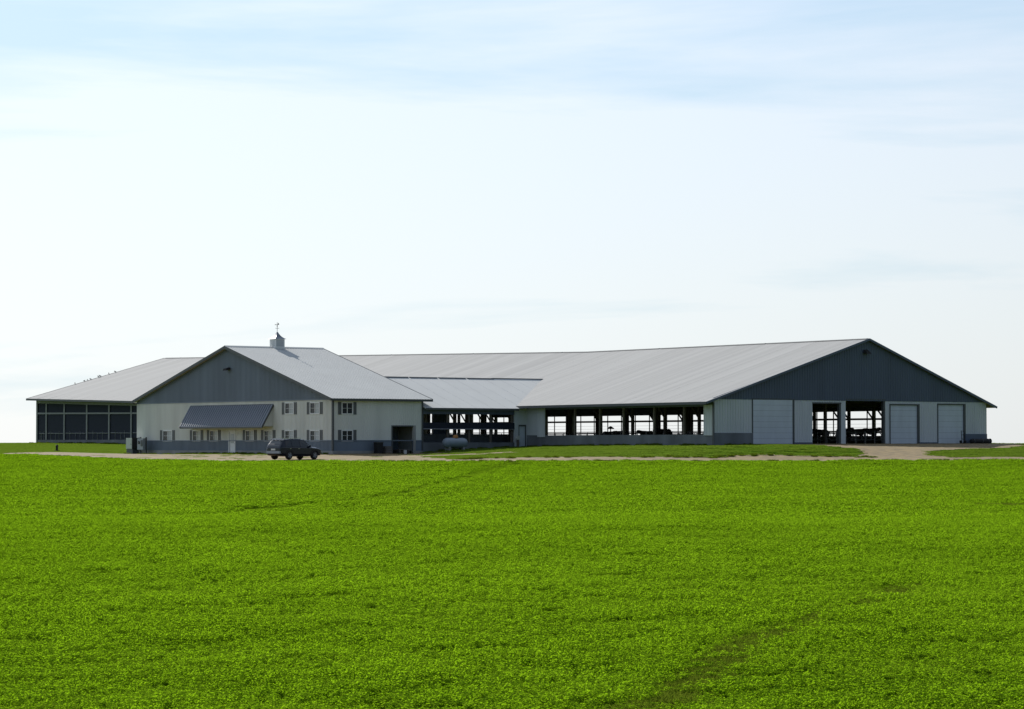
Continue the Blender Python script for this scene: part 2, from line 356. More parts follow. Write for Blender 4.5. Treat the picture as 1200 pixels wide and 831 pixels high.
# ------------------------------------------------------------------ vegetation (crop, lawn, weeds): leaf patches spread over the ground
def leaf_material(name, c1, c2, trans, tcol, patch=.25):
    m = bpy.data.materials.new(name); m.use_nodes = True
    n = m.node_tree.nodes; l = m.node_tree.links; n.remove(n['Principled BSDF']); b = n.new('ShaderNodeBsdfDiffuse')
    o = n['Material Output']
    g = n.new('ShaderNodeNewGeometry')
    t = n.new('ShaderNodeTexNoise'); t.inputs['Scale'].default_value = patch; t.inputs['Detail'].default_value = 6
    l.new(g.outputs['Position'], t.inputs['Vector'])
    rnd = g.outputs['Random Per Island']
    ad = n.new('ShaderNodeMath'); ad.operation = 'MULTIPLY_ADD'; ad.inputs[1].default_value = .8; ad.inputs[2].default_value = -.14
    l.new(rnd, ad.inputs[0])
    a2 = n.new('ShaderNodeMath'); a2.operation = 'MULTIPLY_ADD'; a2.inputs[1].default_value = 1.1; l.new(t.outputs['Fac'], a2.inputs[0])
    sb = n.new('ShaderNodeMath'); sb.operation = 'SUBTRACT'; sb.inputs[1].default_value = .32; l.new(ad.outputs[0], sb.inputs[0]); l.new(sb.outputs[0], a2.inputs[2])
    lm = n.new('ShaderNodeMapping'); lm.inputs['Scale'].default_value = (.045, .11, .0); lm.inputs['Rotation'].default_value = (0, 0, .35); l.new(g.outputs['Position'], lm.inputs['Vector'])
    lo_ = n.new('ShaderNodeTexNoise'); lo_.inputs['Scale'].default_value = 1.0; lo_.inputs['Detail'].default_value = 4; l.new(lm.outputs['Vector'], lo_.inputs['Vector'])
    a3 = n.new('ShaderNodeMath'); a3.operation = 'MULTIPLY_ADD'; l.new(lo_.outputs['Fac'], a3.inputs[0]); a3.inputs[1].default_value = 1.0; a3.inputs[2].default_value = -.48
    a4 = n.new('ShaderNodeMath'); a4.operation = 'ADD'; l.new(a2.outputs[0], a4.inputs[0]); l.new(a3.outputs[0], a4.inputs[1])
    mx = n.new('ShaderNodeMixRGB'); mx.use_clamp = True; l.new(a4.outputs[0], mx.inputs['Fac']); mx.inputs['Color1'].default_value = (*c1, 1); mx.inputs['Color2'].default_value = (*c2, 1)
    l.new(mx.outputs['Color'], b.inputs['Color'])
    tr = n.new('ShaderNodeBsdfTranslucent'); tr.inputs['Color'].default_value = (*tcol, 1)
    ms = n.new('ShaderNodeMixShader'); ms.inputs['Fac'].default_value = trans
    l.new(b.outputs['BSDF'], ms.inputs[1]); l.new(tr.outputs['BSDF'], ms.inputs[2]); l.new(ms.outputs['Shader'], o.inputs['Surface'])
    return m
M['crop'] = leaf_material('alfalfa_leaf', (.024, .078, .004), (.250, .365, .018), .42, (.27, .49, .010), .35)
M['lawn'] = leaf_material('mown_grass', (.085, .155, .018), (.19, .26, .045), .3, (.21, .32, .03), .3)
M['weed'] = leaf_material('dry_weed', (.06, .11, .008), (.16, .20, .025), .3, (.19, .27, .02), .8)

def leaf_patch(name, m, size, stems, leaves, lw, ll, h0, h1, rad, grass=False):
    V = []; F = []
    for s in range(stems):
        a = rng.uniform(0, 6.283); d = size / 2 * math.sqrt(rng.uniform(0, 1)); sx, sy = d * math.cos(a), d * math.sin(a)
        hh = rng.uniform(h0, h1)
        for k in range(leaves):
            if grass:
                an = rng.uniform(0, 6.283); bx, by = sx + rng.normal(0, rad), sy + rng.normal(0, rad); hgt = hh * rng.uniform(.6, 1.1)
                ln = rng.uniform(.1, .6) * hgt; dx, dy = math.cos(an), math.sin(an)
                w0 = lw * rng.uniform(.7, 1.2)
                o = len(V)
                V += [(bx - dy * w0, by + dx * w0, 0), (bx + dy * w0, by - dx * w0, 0), (bx + dx * ln * .4 + dy * w0 * .7, by + dy * ln * .4 - dx * w0 * .7, hgt * .6), (bx + dx * ln, by + dy * ln, hgt), (bx + dx * ln * .4 - dy * w0 * .7, by + dy * ln * .4 + dx * w0 * .7, hgt * .6)]
                F.append((o, o + 1, o + 2, o + 3, o + 4)); continue
            t = rng.uniform(.15, 1) ** .7; rr = rad * rng.uniform(.2, 1) * (1.15 - .5 * t); an = rng.uniform(0, 6.283)
            c = Vector((sx + rr * math.cos(an), sy + rr * math.sin(an), hh * t))
            nrm = Vector((math.cos(an) * rng.uniform(0, .9) + rng.normal(0, .25), math.sin(an) * rng.uniform(0, .9) + rng.normal(0, .25), 1)).normalized()
            e1 = nrm.orthogonal().normalized(); e1.rotate(Matrix.Rotation(rng.uniform(0, 6.283), 3, nrm)); e2 = nrm.cross(e1)
            sc_ = rng.uniform(.65, 1.25); a1 = e1 * ll * sc_ * .5; b1 = e2 * lw * sc_ * .5
            o = len(V)
            V += [tuple(c - a1), tuple(c + b1 + a1 * .1), tuple(c + a1 - nrm * ll * .08), tuple(c - b1 + a1 * .1)]
            F.append((o, o + 1, o + 2, o + 3))
    me = bpy.data.meshes.new(name); me.from_pydata(V, [], F); me.materials.append(m)
    return bpy.data.objects.new(name, me)          # kept out of the scene: only scattered
def scatter(name, P, S, protos, m, label, cat):
    """P points Nx3, S scale Nx2 (xy, z); one object, a stuff"""
    col = bpy.data.collections.new(name + '_patches')
    for p in protos: col.objects.link(p)
    me = bpy.data.meshes.new(name); me.from_pydata(P.tolist(), [], []); me.materials.append(m)
    a = me.attributes.new('sc', 'FLOAT_VECTOR', 'POINT'); a.data.foreach_set('vector', np.stack([S[:, 0], S[:, 0], S[:, 1]], 1).astype(np.float32).ravel())
    r = np.zeros((len(P), 3), np.float32); r[:, 2] = rng.uniform(0, 6.283, len(P)); a = me.attributes.new('rot', 'FLOAT_VECTOR', 'POINT'); a.data.foreach_set('vector', r.ravel())
    o = bpy.data.objects.new(name, me); COL.objects.link(o)
    g = bpy.data.node_groups.new(name + '_nodes', 'GeometryNodeTree')
    g.interface.new_socket('Geometry', in_out='INPUT', socket_type='NodeSocketGeometry'); g.interface.new_socket('Geometry', in_out='OUTPUT', socket_type='NodeSocketGeometry')
    n = g.nodes; l = g.links
    gi = n.new('NodeGroupInput'); go = n.new('NodeGroupOutput')
    mp_ = n.new('GeometryNodeMeshToPoints'); ip = n.new('GeometryNodeInstanceOnPoints'); ci = n.new('GeometryNodeCollectionInfo')
    ci.inputs['Collection'].default_value = col; ci.inputs['Separate Children'].default_value = True; ci.inputs['Reset Children'].default_value = True
    a1 = n.new('GeometryNodeInputNamedAttribute'); a1.data_type = 'FLOAT_VECTOR'; a1.inputs['Name'].default_value = 'sc'
    a2 = n.new('GeometryNodeInputNamedAttribute'); a2.data_type = 'FLOAT_VECTOR'; a2.inputs['Name'].default_value = 'rot'
    ip.inputs['Pick Instance'].default_value = True
    l.new(gi.outputs[0], mp_.inputs[0]); l.new(mp_.outputs[0], ip.inputs['Points']); l.new(ci.outputs[0], ip.inputs['Instance'])
    l.new(a1.outputs['Attribute'], ip.inputs['Scale']); l.new(a2.outputs['Attribute'], ip.inputs['Rotation'])
    l.new(ip.outputs[0], go.inputs[0])
    md = o.modifiers.new('scatter', 'NODES'); md.node_group = g
    o['kind'] = 'stuff'; tag(o, label, cat); return o
def spots(y0, y1, dens, side=8.0, k=.21):
    st = 1 / math.sqrt(dens); hw = k * y1 + side
    X, Y = np.meshgrid(np.arange(-hw, hw, st), np.arange(y0, y1, st))
    X = (X + rng.uniform(-.5, .5, X.shape) * st).ravel(); Y = (Y + rng.uniform(-.5, .5, Y.shape) * st).ravel()
    m = np.abs(X) < k * Y + side
    return X[m], Y[m]
def seg_dist(X, Y, pts):
    d = np.full(X.shape, 1e9)
    for (a, b), (c, e) in zip(pts[:-1], pts[1:]):
        t = np.clip(((X - a) * (c - a) + (Y - b) * (e - b)) / ((c - a) ** 2 + (e - b) ** 2), 0, 1)
        d = np.minimum(d, np.hypot(X - a - t * (c - a), Y - b - t * (e - b)))
    return d
TRACK = [(-26, 112), (-13.5, 121), (-6.4, 151), (-2.4, 200), (0, 224)]
STRIP = [(1.5, 39), (2.7, 44), (4.1, 50), (6.15, 56.5), (9.1, 65)]
def lump(X, Y): return 1 + .16 * np.sin(X * 1.9 + 1.7 * np.sin(Y * .5)) * np.sin(Y * 1.3 + X * .6) + .14 * np.sin(X * .43 + 2) * np.sin(Y * .31)
def field_spots(y0, y1, dens):
    X, Y = spots(y0, y1, dens); k = Y < edge_y(X) - .4 + wob(X, .7, .25); X, Y = X[k], Y[k]
    s = rng.uniform(.85, 1.25, len(X)); h = rng.uniform(.8, 1.25, len(X)) * lump(X, Y)
    td = seg_dist(X, Y, TRACK)
    h[td < 1.1] *= rng.uniform(.08, .45, int((td < 1.1).sum()))
    h[(td > 2.4) & (td < 3.2) & (Y > 118)] *= .6
    st = seg_dist(X, Y, STRIP) < .55
    h[st] *= .6
    return np.stack([X, Y, ground_z(X, Y)], 1), np.stack([s, h], 1)
near = [leaf_patch('alfalfa_patch', M['crop'], 1.25, 74, 40, .026, .036, .08, .21, .095) for i in range(6)]
far = [leaf_patch('alfalfa_patch_far', M['crop'], 1.7, 62, 34, .045, .06, .07, .19, .16) for i in range(5)]
P, S = field_spots(26, 118, 2.1); scatter('alfalfa_crop', P, S, near, M['crop'], 'bright green leafy alfalfa filling the near field', 'crop')
P, S = field_spots(112, 268, 1.25); scatter('alfalfa_crop', P, S, far, M['crop'], 'green alfalfa on the far rise below the gravel drive', 'crop')
# mown lawn
lawn = [leaf_patch('lawn_patch', M['lawn'], 1.6, 110, 9, .010, .08, .035, .085, .05, True) for i in range(4)]
X, Y = spots(226, 375, .85, 14); u, v = inv(X, Y)
k = (Y > edge_y(X) + .2) & ~in_gravel(X, Y) & ~in_building(u, v) & (v < 60); X, Y = X[k], Y[k]
scatter('lawn_grass', np.stack([X, Y, ground_z(X, Y)], 1), np.stack([rng.uniform(.8, 1.3, len(X)), rng.uniform(.6, 1.5, len(X))], 1), lawn, M['lawn'], 'short mown grass around the barns', 'grass')
X, Y = spots(226, 275, .55, 12); u, v = inv(X, Y); k = in_gravel(X, Y) & ((rng.uniform(0, 1, len(X)) < .10) | ((v > -7) & (u < -2) & (rng.uniform(0, 1, len(X)) < .35))) & ~((u > 25)); X, Y = X[k], Y[k]
scatter('drive_grass', np.stack([X, Y, ground_z(X, Y) + .02], 1), np.stack([rng.uniform(.4, .9, len(X)), rng.uniform(.3, .8, len(X))], 1), lawn, M['lawn'], 'sparse grass growing through the gravel yard', 'grass')
# weeds along the foundations, the drive edges and in the field strip
weed = [leaf_patch('weed_patch', M['weed'], .6, 26, 9, .012, .2, .12, .32, .05, True) for i in range(4)]
pts = []
for (a, b, c, d, n) in ((-36.6, -.45, -.4, -.45, 90), (-.2, -1.2, -36, -1.4, 60), (27.0, 21.4, 1.0, 21.4, 70), (-76, 21.5, -102, 21.5, 60), (27.85, 22.2, 27.85, 26.2, 9), (.5, 10.2, .5, 20.5, 30), (-37.2, -.2, -37.2, 8, 20)):
    t = rng.uniform(0, 1, n); uu = a + (c - a) * t + rng.normal(0, .12, n); vv = b + (d - b) * t - np.abs(rng.normal(0, .15, n))
    XX = C0[0] + UX * uu + VX * vv; YY = C0[1] + UY * uu + VY * vv
    pts.append(np.stack([XX, YY, ground_z(XX, YY)], 1))
xe = rng.uniform(-55, 52, 420); ye = edge_y(xe) + rng.normal(-.1, .35, 420); pts.append(np.stack([xe, ye, ground_z(xe, ye)], 1))
xe = rng.uniform(-5, 30, 70); ye = 231.9 + wob(xe, .35, .35) + rng.normal(0, .3, 70); pts.append(np.stack([xe, ye, ground_z(xe, ye)], 1))
P = np.concatenate(pts); scatter('foundation_weeds', P, np.stack([rng.uniform(.6, 1.1, len(P)), rng.uniform(.35, .9, len(P))], 1), weed, M['weed'], 'rough weeds along the foundations and gravel edges', 'weeds')
n = 620; t = rng.uniform(0, 1, n) ; i = rng.integers(0, 4, n); A = np.array(STRIP)
X = A[i, 0] + (A[i + 1, 0] - A[i, 0]) * t + rng.normal(.05, .2, n); Y = A[i, 1] + (A[i + 1, 1] - A[i, 1]) * t + rng.normal(0, .3, n)
X = np.concatenate([X, rng.normal(24.3, 1.2, 40)]); Y = np.concatenate([Y, rng.normal(139, .35, 40)])
P = np.stack([X, Y, ground_z(X, Y)], 1); scatter('field_weeds', P, np.stack([rng.uniform(.7, 1.2, len(P)), np.where(P[:, 1] > 100, .75, rng.uniform(.3, .55, len(P)))], 1), weed, M['weed'], 'duller weedy strip slanting through the near alfalfa', 'weeds')

# ================================================================== OFFICE
GO = -1.0
off = site('office_building', -18.4, 0, GO - .05, 'two tone office block with blue grey awning, shuttered windows and cupola', 'building')
UL = -36.5
win_front = [(-31.12, -29.3, .28, 1.28), (-25.2, -23.75, .28, 1.26), (-21.9, -20.4, .28, 1.26), (-15.2, -13.75, .28, 1.24), (-11.85, -10.4, .28, 1.22), (-8.15, -6.65, .28, 1.21), (-3.8, -2.2, .28, 1.2), (-8.15, -6.65, 2.78, 3.78), (-3.8, -2.2, 2.76, 3.76)]
win_side = [(.98, 2.14, 2.72, 3.74), (.98, 2.14, .28, 1.2)]
door_f = (-18.35, -17.1, -.97, 1.24); gar = (6.55, 8.85, -.95, 1.57)
holes = win_front + [door_f]
WAIN = .30; GAB = 4.05
part(MB().wall('y', 0, .15, UL, 0, WAIN, GAB, holes), 'wall', M['cream'], off)
ws = part(MB().wall('x', -.15, 0, .15, 9.9, WAIN, 4.10, win_side + [gar]), 'wall', M['cream'], off)
part(MB().wall('x', UL, UL + .15, .15, 9.9, -.66, 4.10), 'wall', M['cream'], off)
part(MB().wall('y', 9.75, 9.9, UL + .15, -.15, -.66, 4.10), 'wall', M['cream'], off)
for a_, b_ in ((UL, door_f[0]), (door_f[1], .012)): part(MB().wall('y', -.012, .15, a_, b_, -.66, WAIN, win_front), 'wainscot', M['charcoal'], off)
for a_, b_ in ((.15, gar[0]), (gar[1], 9.912)): part(MB().wall('x', -.15, .012, a_, b_, -.66, WAIN), 'wainscot', M['charcoal'], off)
ft = MB(); ft.wall('y', -.03, .2, UL - .03, 0.03, -1.5, -.66, [door_f]); ft.wall('x', -.2, .03, .2, 9.93, -1.5, -.66, [gar]); ft.wall('x', UL - .03, UL + .2, .2, 9.93, -1.5, -.66)
part(ft, 'foundation', M['concrete'], off)
part(MB().box(UL + .2, -.2, .2, 9.7, -1.2, -.98), 'floor_slab', M['concrete'], off)
AP = (-18.5, 9.36); ET = 4.12
pitch = (AP[1] - ET) / 18.85
def roof_z(u): return AP[1] - pitch * abs(u - AP[0])
g = MB(); g.prism([(UL, GAB), (0, GAB), (0, roof_z(0) - .14), (AP[0], AP[1] - .14), (UL, roof_z(UL) - .14)], 'y', -.014, .14)
part(g, 'gable', M['charcoal'], off)
g = MB(); g.prism([(UL, 4.11), (0, 4.11), (0, roof_z(0) - .14), (AP[0], AP[1] - .14), (UL, roof_z(UL) - .14)], 'y', 9.76, 9.9)
part(g, 'gable', M['charcoal'], off)
# steel ribs
r = MB(); r.ribs('y', 0, -1, UL, 0, .229, WAIN, GAB, [(h[0] - .55, h[1] + .55, h[2] - .08, h[3] + .08) for h in win_front] + [(door_f[0] - .1, door_f[1] + .1, -1, 1.35)]); part(r, 'wall_ribs', M['cream'], off, stuff=True)
r = MB(); r.ribs('x', 0, 1, .15, 9.9, .229, WAIN, 4.08, [(h[0] - .42, h[1] + .42, h[2] - .08, h[3] + .08) for h in win_side] + [(gar[0] - .1, gar[1] + .2, -1, 1.7)], dp=.02); part(r, 'wall_ribs', M['cream'], off, stuff=True)
r = MB(); r.ribs('y', -.012, -1, UL, 0, .229, -.66, WAIN - .03, [(door_f[0] - .1, door_f[1] + .1, -1, 1.35)]); part(r, 'wainscot_ribs', M['charcoal'], off, stuff=True)
r = MB(); r.ribs('y', -.014, -1, UL, 0, .229, GAB + .02, lambda k: roof_z(k) - .18); part(r, 'gable_ribs', M['charcoal'], off, stuff=True)
# trims
t = MB(); t.box(UL, .035, -.05, -.014, GAB - .06, GAB + .05); part(t, 'belt_trim', M['charcoal'], off)
part(MB().box(UL - .05, .05, -.055, -.012, WAIN - .05, WAIN + .03), 'wainscot_trim', M['charcoal'], off); part(MB().box(.012, .05, .01, 9.95, WAIN - .05, WAIN + .03), 'wainscot_trim', M['charcoal'], off)
t = MB(); t.box(-.13, .06, -.06, -.03, -.64, 4.05); t.box(.03, .06, -.03, .1, -.64, 4.05); part(t, 'corner_trim', M['trim'], off)
t = MB(); t.box(.03, .06, 9.8, 9.96, -.64, 4.05); part(t, 'corner_trim', M['trim'], off)
# roof
RV0, RV1 = -.42, 10.8
def slab(mb, p, th): mb.hexa([(a, b, c - th) for a, b, c in p], p)
rf = MB()
EU = .35
slab(rf, [(AP[0], RV0, AP[1]), (EU, RV0, ET), (EU, RV1, ET), (AP[0], RV1, AP[1])], .12)
slab(rf, [(UL - EU, RV0, roof_z(UL - EU)), (AP[0], RV0, AP[1]), (AP[0], RV1, AP[1]), (UL - EU, RV1, roof_z(UL - EU))], .12)
roof = part(rf, 'roof', M['roof_office'], off)
rr = MB(); k = RV0 + .1
while k < RV1 - .05:
    for s in (1, -1):
        e = EU if s > 0 else UL - EU
        rr.beam((AP[0] + s * .15, k, AP[1] - pitch * .15 + .012), (e, k, roof_z(e) + .012), .05, .03)
    k += .305
part(rr, 'roof_ribs', M['roof_office'], off, roof, stuff=True)
t = MB(); 
for s, e in ((1, EU), (-1, UL - EU)):
    t.beam((AP[0], RV0 - .03, AP[1] - .09), (e, RV0 - .03, roof_z(e) - .09), .05, .26)
part(t, 'rake_trim', M['trim'], off, roof)
t = MB(); t.box(EU + .002, EU + .05, RV0, RV1 + .03, ET - .22, ET - .01); part(t, 'fascia', M['trim'], off, roof)
t = MB(); t.box(UL - EU - .05, UL - EU - .002, RV0, RV1, roof_z(UL - EU) - .22, roof_z(UL - EU) - .01); part(t, 'fascia', M['trim'], off, roof)
t = MB(); 
for s, e in ((1, EU), (-1, UL - EU)):
    t.beam((AP[0], RV1 + .03, AP[1] - .09), (e, RV1 + .03, roof_z(e) - .09), .05, .24)
part(t, 'rake_trim', M['trim'], off, roof)
t = MB(); t.prism([(AP[0] - .25, AP[1] - .055), (AP[0], AP[1] + .06), (AP[0] + .25, AP[1] - .055), (AP[0] + .25, AP[1] - .03), (AP[0], AP[1] + .09), (AP[0] - .25, AP[1] - .03)], 'y', RV0 - .02, RV1 + .02); part(t, 'ridge_cap', M['roof_office'], off, roof)
t = MB(); t.box(-.16, EU, .02, RV1 - .05, 4.105, 4.125 - .0); 
# windows
def window(h, face, o):
    s0, s1, z0, z1 = h; fr = MB(); ow = .06
    def bx(mb, a, b, c, d, d0, d1):
        if face == 'y': mb.box(a, b, d0, d1, c, d)
        else: mb.box(-d1, -d0, a, b, c, d)
        return mb
    for (a, b, c, d) in ((s0 - ow, s0 + .05, z0 - ow, z1 + ow), (s1 - .05, s1 + ow, z0 - ow, z1 + ow), (s0 + .05, s1 - .05, z1 - .04, z1 + ow), (s0 + .05, s1 - .05, z0 - ow, z0 + .04)): bx(fr, a, b, c, d, -.045, .05)
    m = (s0 + s1) / 2; bx(fr, m - .035, m + .035, z0 + .04, z1 - .04, -.03, .05)
    wn = part(fr, 'window', M['white'], off)
    part(bx(MB(), s0 + .05, m - .035, z0 + .04, z1 - .04, .015, .03), 'pane', M['glass'], off, wn)
    part(bx(MB(), m + .035, s1 - .05, z0 + .04, z1 - .04, .005, .02), 'pane', M['blind'] if face == 'y' else M['glass'], off, wn)
    mz = (z0 + z1) / 2; mt = MB()
    bx(mt, s0 + .05, m - .035, mz - .012, mz + .012, .0, .013); bx(mt, m + .035, s1 - .05, mz - .012, mz + .012, -.006, .003)
    part(mt, 'muntin', M['white'], off, wn)
    sw = .46 if face == 'y' else .34
    for a, b in ((s0 - ow - sw - .01, s0 - ow - .01), (s1 + ow + .01, s1 + ow + sw + .01)):
        sh = MB(); bx(sh, a, a + .06, z0 - ow, z1 + ow, -.05, 0); bx(sh, b - .06, b, z0 - ow, z1 + ow, -.05, 0)
        zz = z0 - ow
        bx(sh, a + .06, b - .06, z0 - ow, z1 + ow, -.03, 0)
        while zz < z1: bx(sh, a + .06, b - .06, zz + .02, zz + .06, -.042, -.03); zz += .1
        part(sh, 'shutter', M['shutter'], off, wn)
for h in win_front: window(h, 'y', off)
for h in win_side: window(h, 'x', off)
# front door
d = MB(); d.box(door_f[0] + .1, door_f[1] - .1, .02, .07, -.95, 1.15); dr = part(d, 'door', M['white'], off)
d = MB(); d.box(door_f[0] - .02, door_f[0] + .1, -.05, .12, -.97, 1.28); d.box(door_f[1] - .1, door_f[1] + .02, -.05, .12, -.97, 1.28); d.box(door_f[0] + .1, door_f[1] - .1, -.05, .12, 1.15, 1.28); part(d, 'door_frame', M['white'], off, dr)
d = MB(); d.box(door_f[0] + .32, door_f[1] - .32, -.002, .02, .05, .95); part(d, 'door_glass', M['blind'], off, dr)
d = MB(); d.cyl((door_f[1] - .2, -.04, .0), (door_f[1] - .2, .02, .0), .03); part(d, 'handle', M['chrome'], off, dr)
d = MB(); d.box(door_f[0] - .2, door_f[1] + .2, -1.1, -.035, -1.2, -.93); part(d, 'door_step', M['concrete'], off)
# cargo doorway in the shaded side: jamb and a raised sectional door inside
d = MB(); d.box(-.16, .055, gar[0] - .12, gar[0], -.97, gar[3] + .12); d.box(-.16, .055, gar[0], gar[1], gar[3], gar[3] + .12); part(d, 'doorway_frame', M['trim'], off)
d = MB(); d.box(-.16, .06, gar[1], gar[1] + .26, -.97, gar[3] + .12); part(d, 'doorway_jamb', M['concrete'], off)
d = MB(); d.box(-3.5, -3.4, 4.5, 9.5, -.98, 3.0); part(d, 'inner_wall', M['charcoal'], off)
# awning
AW0, AW1 = -25.6, -10.2; AT, AB_, AD = 3.66, 1.62, 1.25
a = MB(); slab(a, [(AW0, -.03, AT), (AW0, -AD, AB_), (AW1, -AD, AB_), (AW1, -.03, AT)], .05); aw = part(a, 'awning', M['awning'], off)
a = MB(); k = AW0 + .06
while k < AW1: a.beam((k, -.05, AT + .03), (k, -AD, AB_ + .03), .11, .08); k += .40
part(a, 'awning_ribs', M['awning'], off, aw, stuff=True)
for q in (AW0 + .08, AW1 - .16):
    a = MB(); a.prism([(-.03, AT - .12), (-AD + .08, AB_ + .02), (-.03, AB_ + .02)], 'x', q, q + .08); part(a, 'end_panel', M['cream'], off, aw)
a = MB(); a.box(AW0, AW1, -AD - .03, -AD + .02, AB_ - .16, AB_ - .03); part(a, 'awning_fascia', M['trim'], off, aw)
a = MB(); a.beam((AW1 + .03, -.03, AT - .02), (AW1 + .03, -AD - .02, AB_ - .04), .05, .14); a.beam((AW0 - .03, -.03, AT - .02), (AW0 - .03, -AD - .02, AB_ - .04), .05, .14); a.box(AW0, AW1, -.06, -.028, AT, AT + .07); part(a, 'awning_trim', M['trim'], off, aw)
a = MB(); a.box(AW0 + .16, AW1 - .16, -AD + .05, -.03, AB_ - .02, AB_ + .01); part(a, 'soffit', M['cream'], off, aw)
# gable lamp
a = MB(); a.box(-18.4, -18.1, -.1, -.03, 7.15, 7.35); a.hexa([(-18.55, -.6, 7.02), (-17.95, -.6, 7.02), (-17.95, -.1, 7.1), (-18.55, -.1, 7.1)], [(-18.5, -.55, 7.2), (-18, -.55, 7.2), (-18, -.1, 7.32), (-18.5, -.1, 7.32)]); part(a, 'gable_lamp', M['black'], off)
# cupola (sits astride the ridge)
CV = 5.5; CH = .53; cz0 = AP[1] - .3; cz1 = 10.18
c = MB(); c.box(AP[0] - CH, AP[0] + CH, CV - CH, CV + CH, cz0, cz1); cu = part(c, 'cupola', M['white'], off)
c = MB()
for i in range(6):
    z = AP[1] + .12 + i * .11
    for s in (-1, 1):
        c.box(AP[0] - CH + .12, AP[0] + CH - .12, CV + s * CH - .012, CV + s * CH + .012, z, z + .06)
        c.box(AP[0] + s * CH - .012, AP[0] + s * CH + .012, CV - CH + .12, CV + CH - .12, z, z + .06)
part(c, 'louvre', M['metergrey'], off, cu)
c = MB(); prof = [(.66, 0), (.5, .09), (.36, .2), (.24, .34), (.14, .5), (.04, .70)]
vs = []
for (h_, z) in prof:
    vs += [(AP[0] - h_, CV - h_, cz1 + z), (AP[0] + h_, CV - h_, cz1 + z), (AP[0] + h_, CV + h_, cz1 + z), (AP[0] - h_, CV + h_, cz1 + z)]
fs = [(3, 2, 1, 0)] + [(4 * i + j, 4 * i + (j + 1) % 4, 4 * i + 4 + (j + 1) % 4, 4 * i + 4 + j) for i in range(5) for j in range(4)] + [(20, 21, 22, 23)]
c.add(vs, fs); part(c, 'cupola_roof', M['awning'], off, cu)
c = MB(); zt = cz1 + .68; c.cyl((AP[0], CV, zt - .1), (AP[0], CV, zt + .95), .022, n=6)
c.beam((AP[0] - .22, CV, zt + .38), (AP[0] + .22, CV, zt + .38), .025, .025); c.beam((AP[0], CV - .22, zt + .38), (AP[0], CV + .22, zt + .38), .025, .025)
c.lathe([(.01, -.05), (.06, -.03), (.06, .03), (.01, .05)], 8, 'z', (AP[0], CV, zt + .6))
c.beam((AP[0] - .28, CV - .05, zt + .74), (AP[0] + .26, CV + .05, zt + .74), .025, .035)
c.prism([(AP[0] + .1, zt + .72), (AP[0] + .3, zt + .7), (AP[0] + .26, zt + .9), (AP[0] + .12, zt + .82)], 'y', CV, CV + .02); c.prism([(AP[0] - .32, zt + .68), (AP[0] - .2, zt + .74), (AP[0] - .32, zt + .8)], 'y', CV - .06, CV - .04)
part(c, 'weathervane', M['black'], off, cu)

# ================================================================== MAIN BARN
barn = site('freestall_barn', -37, 22, -.3, 'long open sided cattle barn with pale metal roof and dark right gable', 'barn')
UG, UK, UE = 27.36, -14.0, -102.0
VN, VF, VR = 22.0, 56.0, 40.5
TN, TF = 20.9, 57.1
def zR(u): return float(np.interp(u, [UE, UK, UG], [11.02, 9.5, 9.62]))
def zE(u): return float(np.interp(u, [UE, UK, UG], [5.60, 3.52, 3.66]))
def zF(u): return float(np.interp(u, [UE, UK, UG], [5.2, 3.40, 3.50]))
def zS(u): return float(np.interp(u, [UE, UK, UG], [0.05, -.18, -.03]))
def zroof(u, v):
    if v <= VR: return zE(u) + (zR(u) - zE(u)) * (v - TN) / (VR - TN)
    return zF(u) + (zR(u) - zF(u)) * (TF - v) / (TF - VR)
US = [UE - .6, UE + 20, -60, -37, UK, 7, UG + .35]
rn = MB(); rfar = MB()
for a, b in zip(US[:-1], US[1:]):
    slab(rn, [(a, TN, zE(a)), (b, TN, zE(b)), (b, VR, zR(b)), (a, VR, zR(a))], .1)
    slab(rfar, [(a, VR, zR(a)), (b, VR, zR(b)), (b, TF, zF(b)), (a, TF, zF(a))], .1)
broof = part(rn, 'roof', M['roof'], barn)
part(rfar, 'roof_far_slope', M['roof'], barn, broof)
rr = MB(); k = UE - .55
while k < UG + .3:
    rr.beam((k, TN + .01, zE(k) + .001), (k, VR - .1, zR(k) - .034), .12, .008); k += 2.745
part(rr, 'roof_ribs', M['roof'], barn, broof, stuff=True)
# ridge vent in lengths with open ends
k = UE; i = 0
while k < UG - 1:
    e = min(k + 3.9, UG + .2); c = MB()
    c.hexa([(k, VR - .3, zR(k) - .06), (e, VR - .3, zR(e) - .06), (e, VR + .3, zR(e) - .06), (k, VR + .3, zR(k) - .06)], [(k, VR - .16, zR(k) + .03), (e, VR - .16, zR(e) + .03), (e, VR + .16, zR(e) + .03), (k, VR + .16, zR(k) + .03)])
    part(c, 'ridge_vent', M['ridge'], barn, broof); k += 3.94 + (.2 if i % 4 == 0 else 0); i += 1
t = MB()
for a, b in zip(US[:-1], US[1:]): t.beam((a, TN - .03, zE(a) - .1), (b, TN - .03, zE(b) - .1), .05, .24)
part(t, 'fascia', M['trim'], barn, broof)
t = MB(); t.beam((UG + .38, TN, zE(UG) - .07), (UG + .38, VR, zR(UG) - .07), .05, .2); t.beam((UG + .38, VR, zR(UG) - .07), (UG + .38, TF, zF(UG) - .07), .05, .2); part(t, 'rake_trim', M['charcoal_barn'], barn, broof)
t = MB(); t.beam((UE - .63, TN, zE(UE) - .07), (UE - .63, VR, zR(UE) - .07), .05, .2); t.beam((UE - .63, VR, zR(UE) - .07), (UE - .63, TF, zF(UE) - .07), .05, .2); part(t, 'rake_trim', M['trim'], barn, broof)
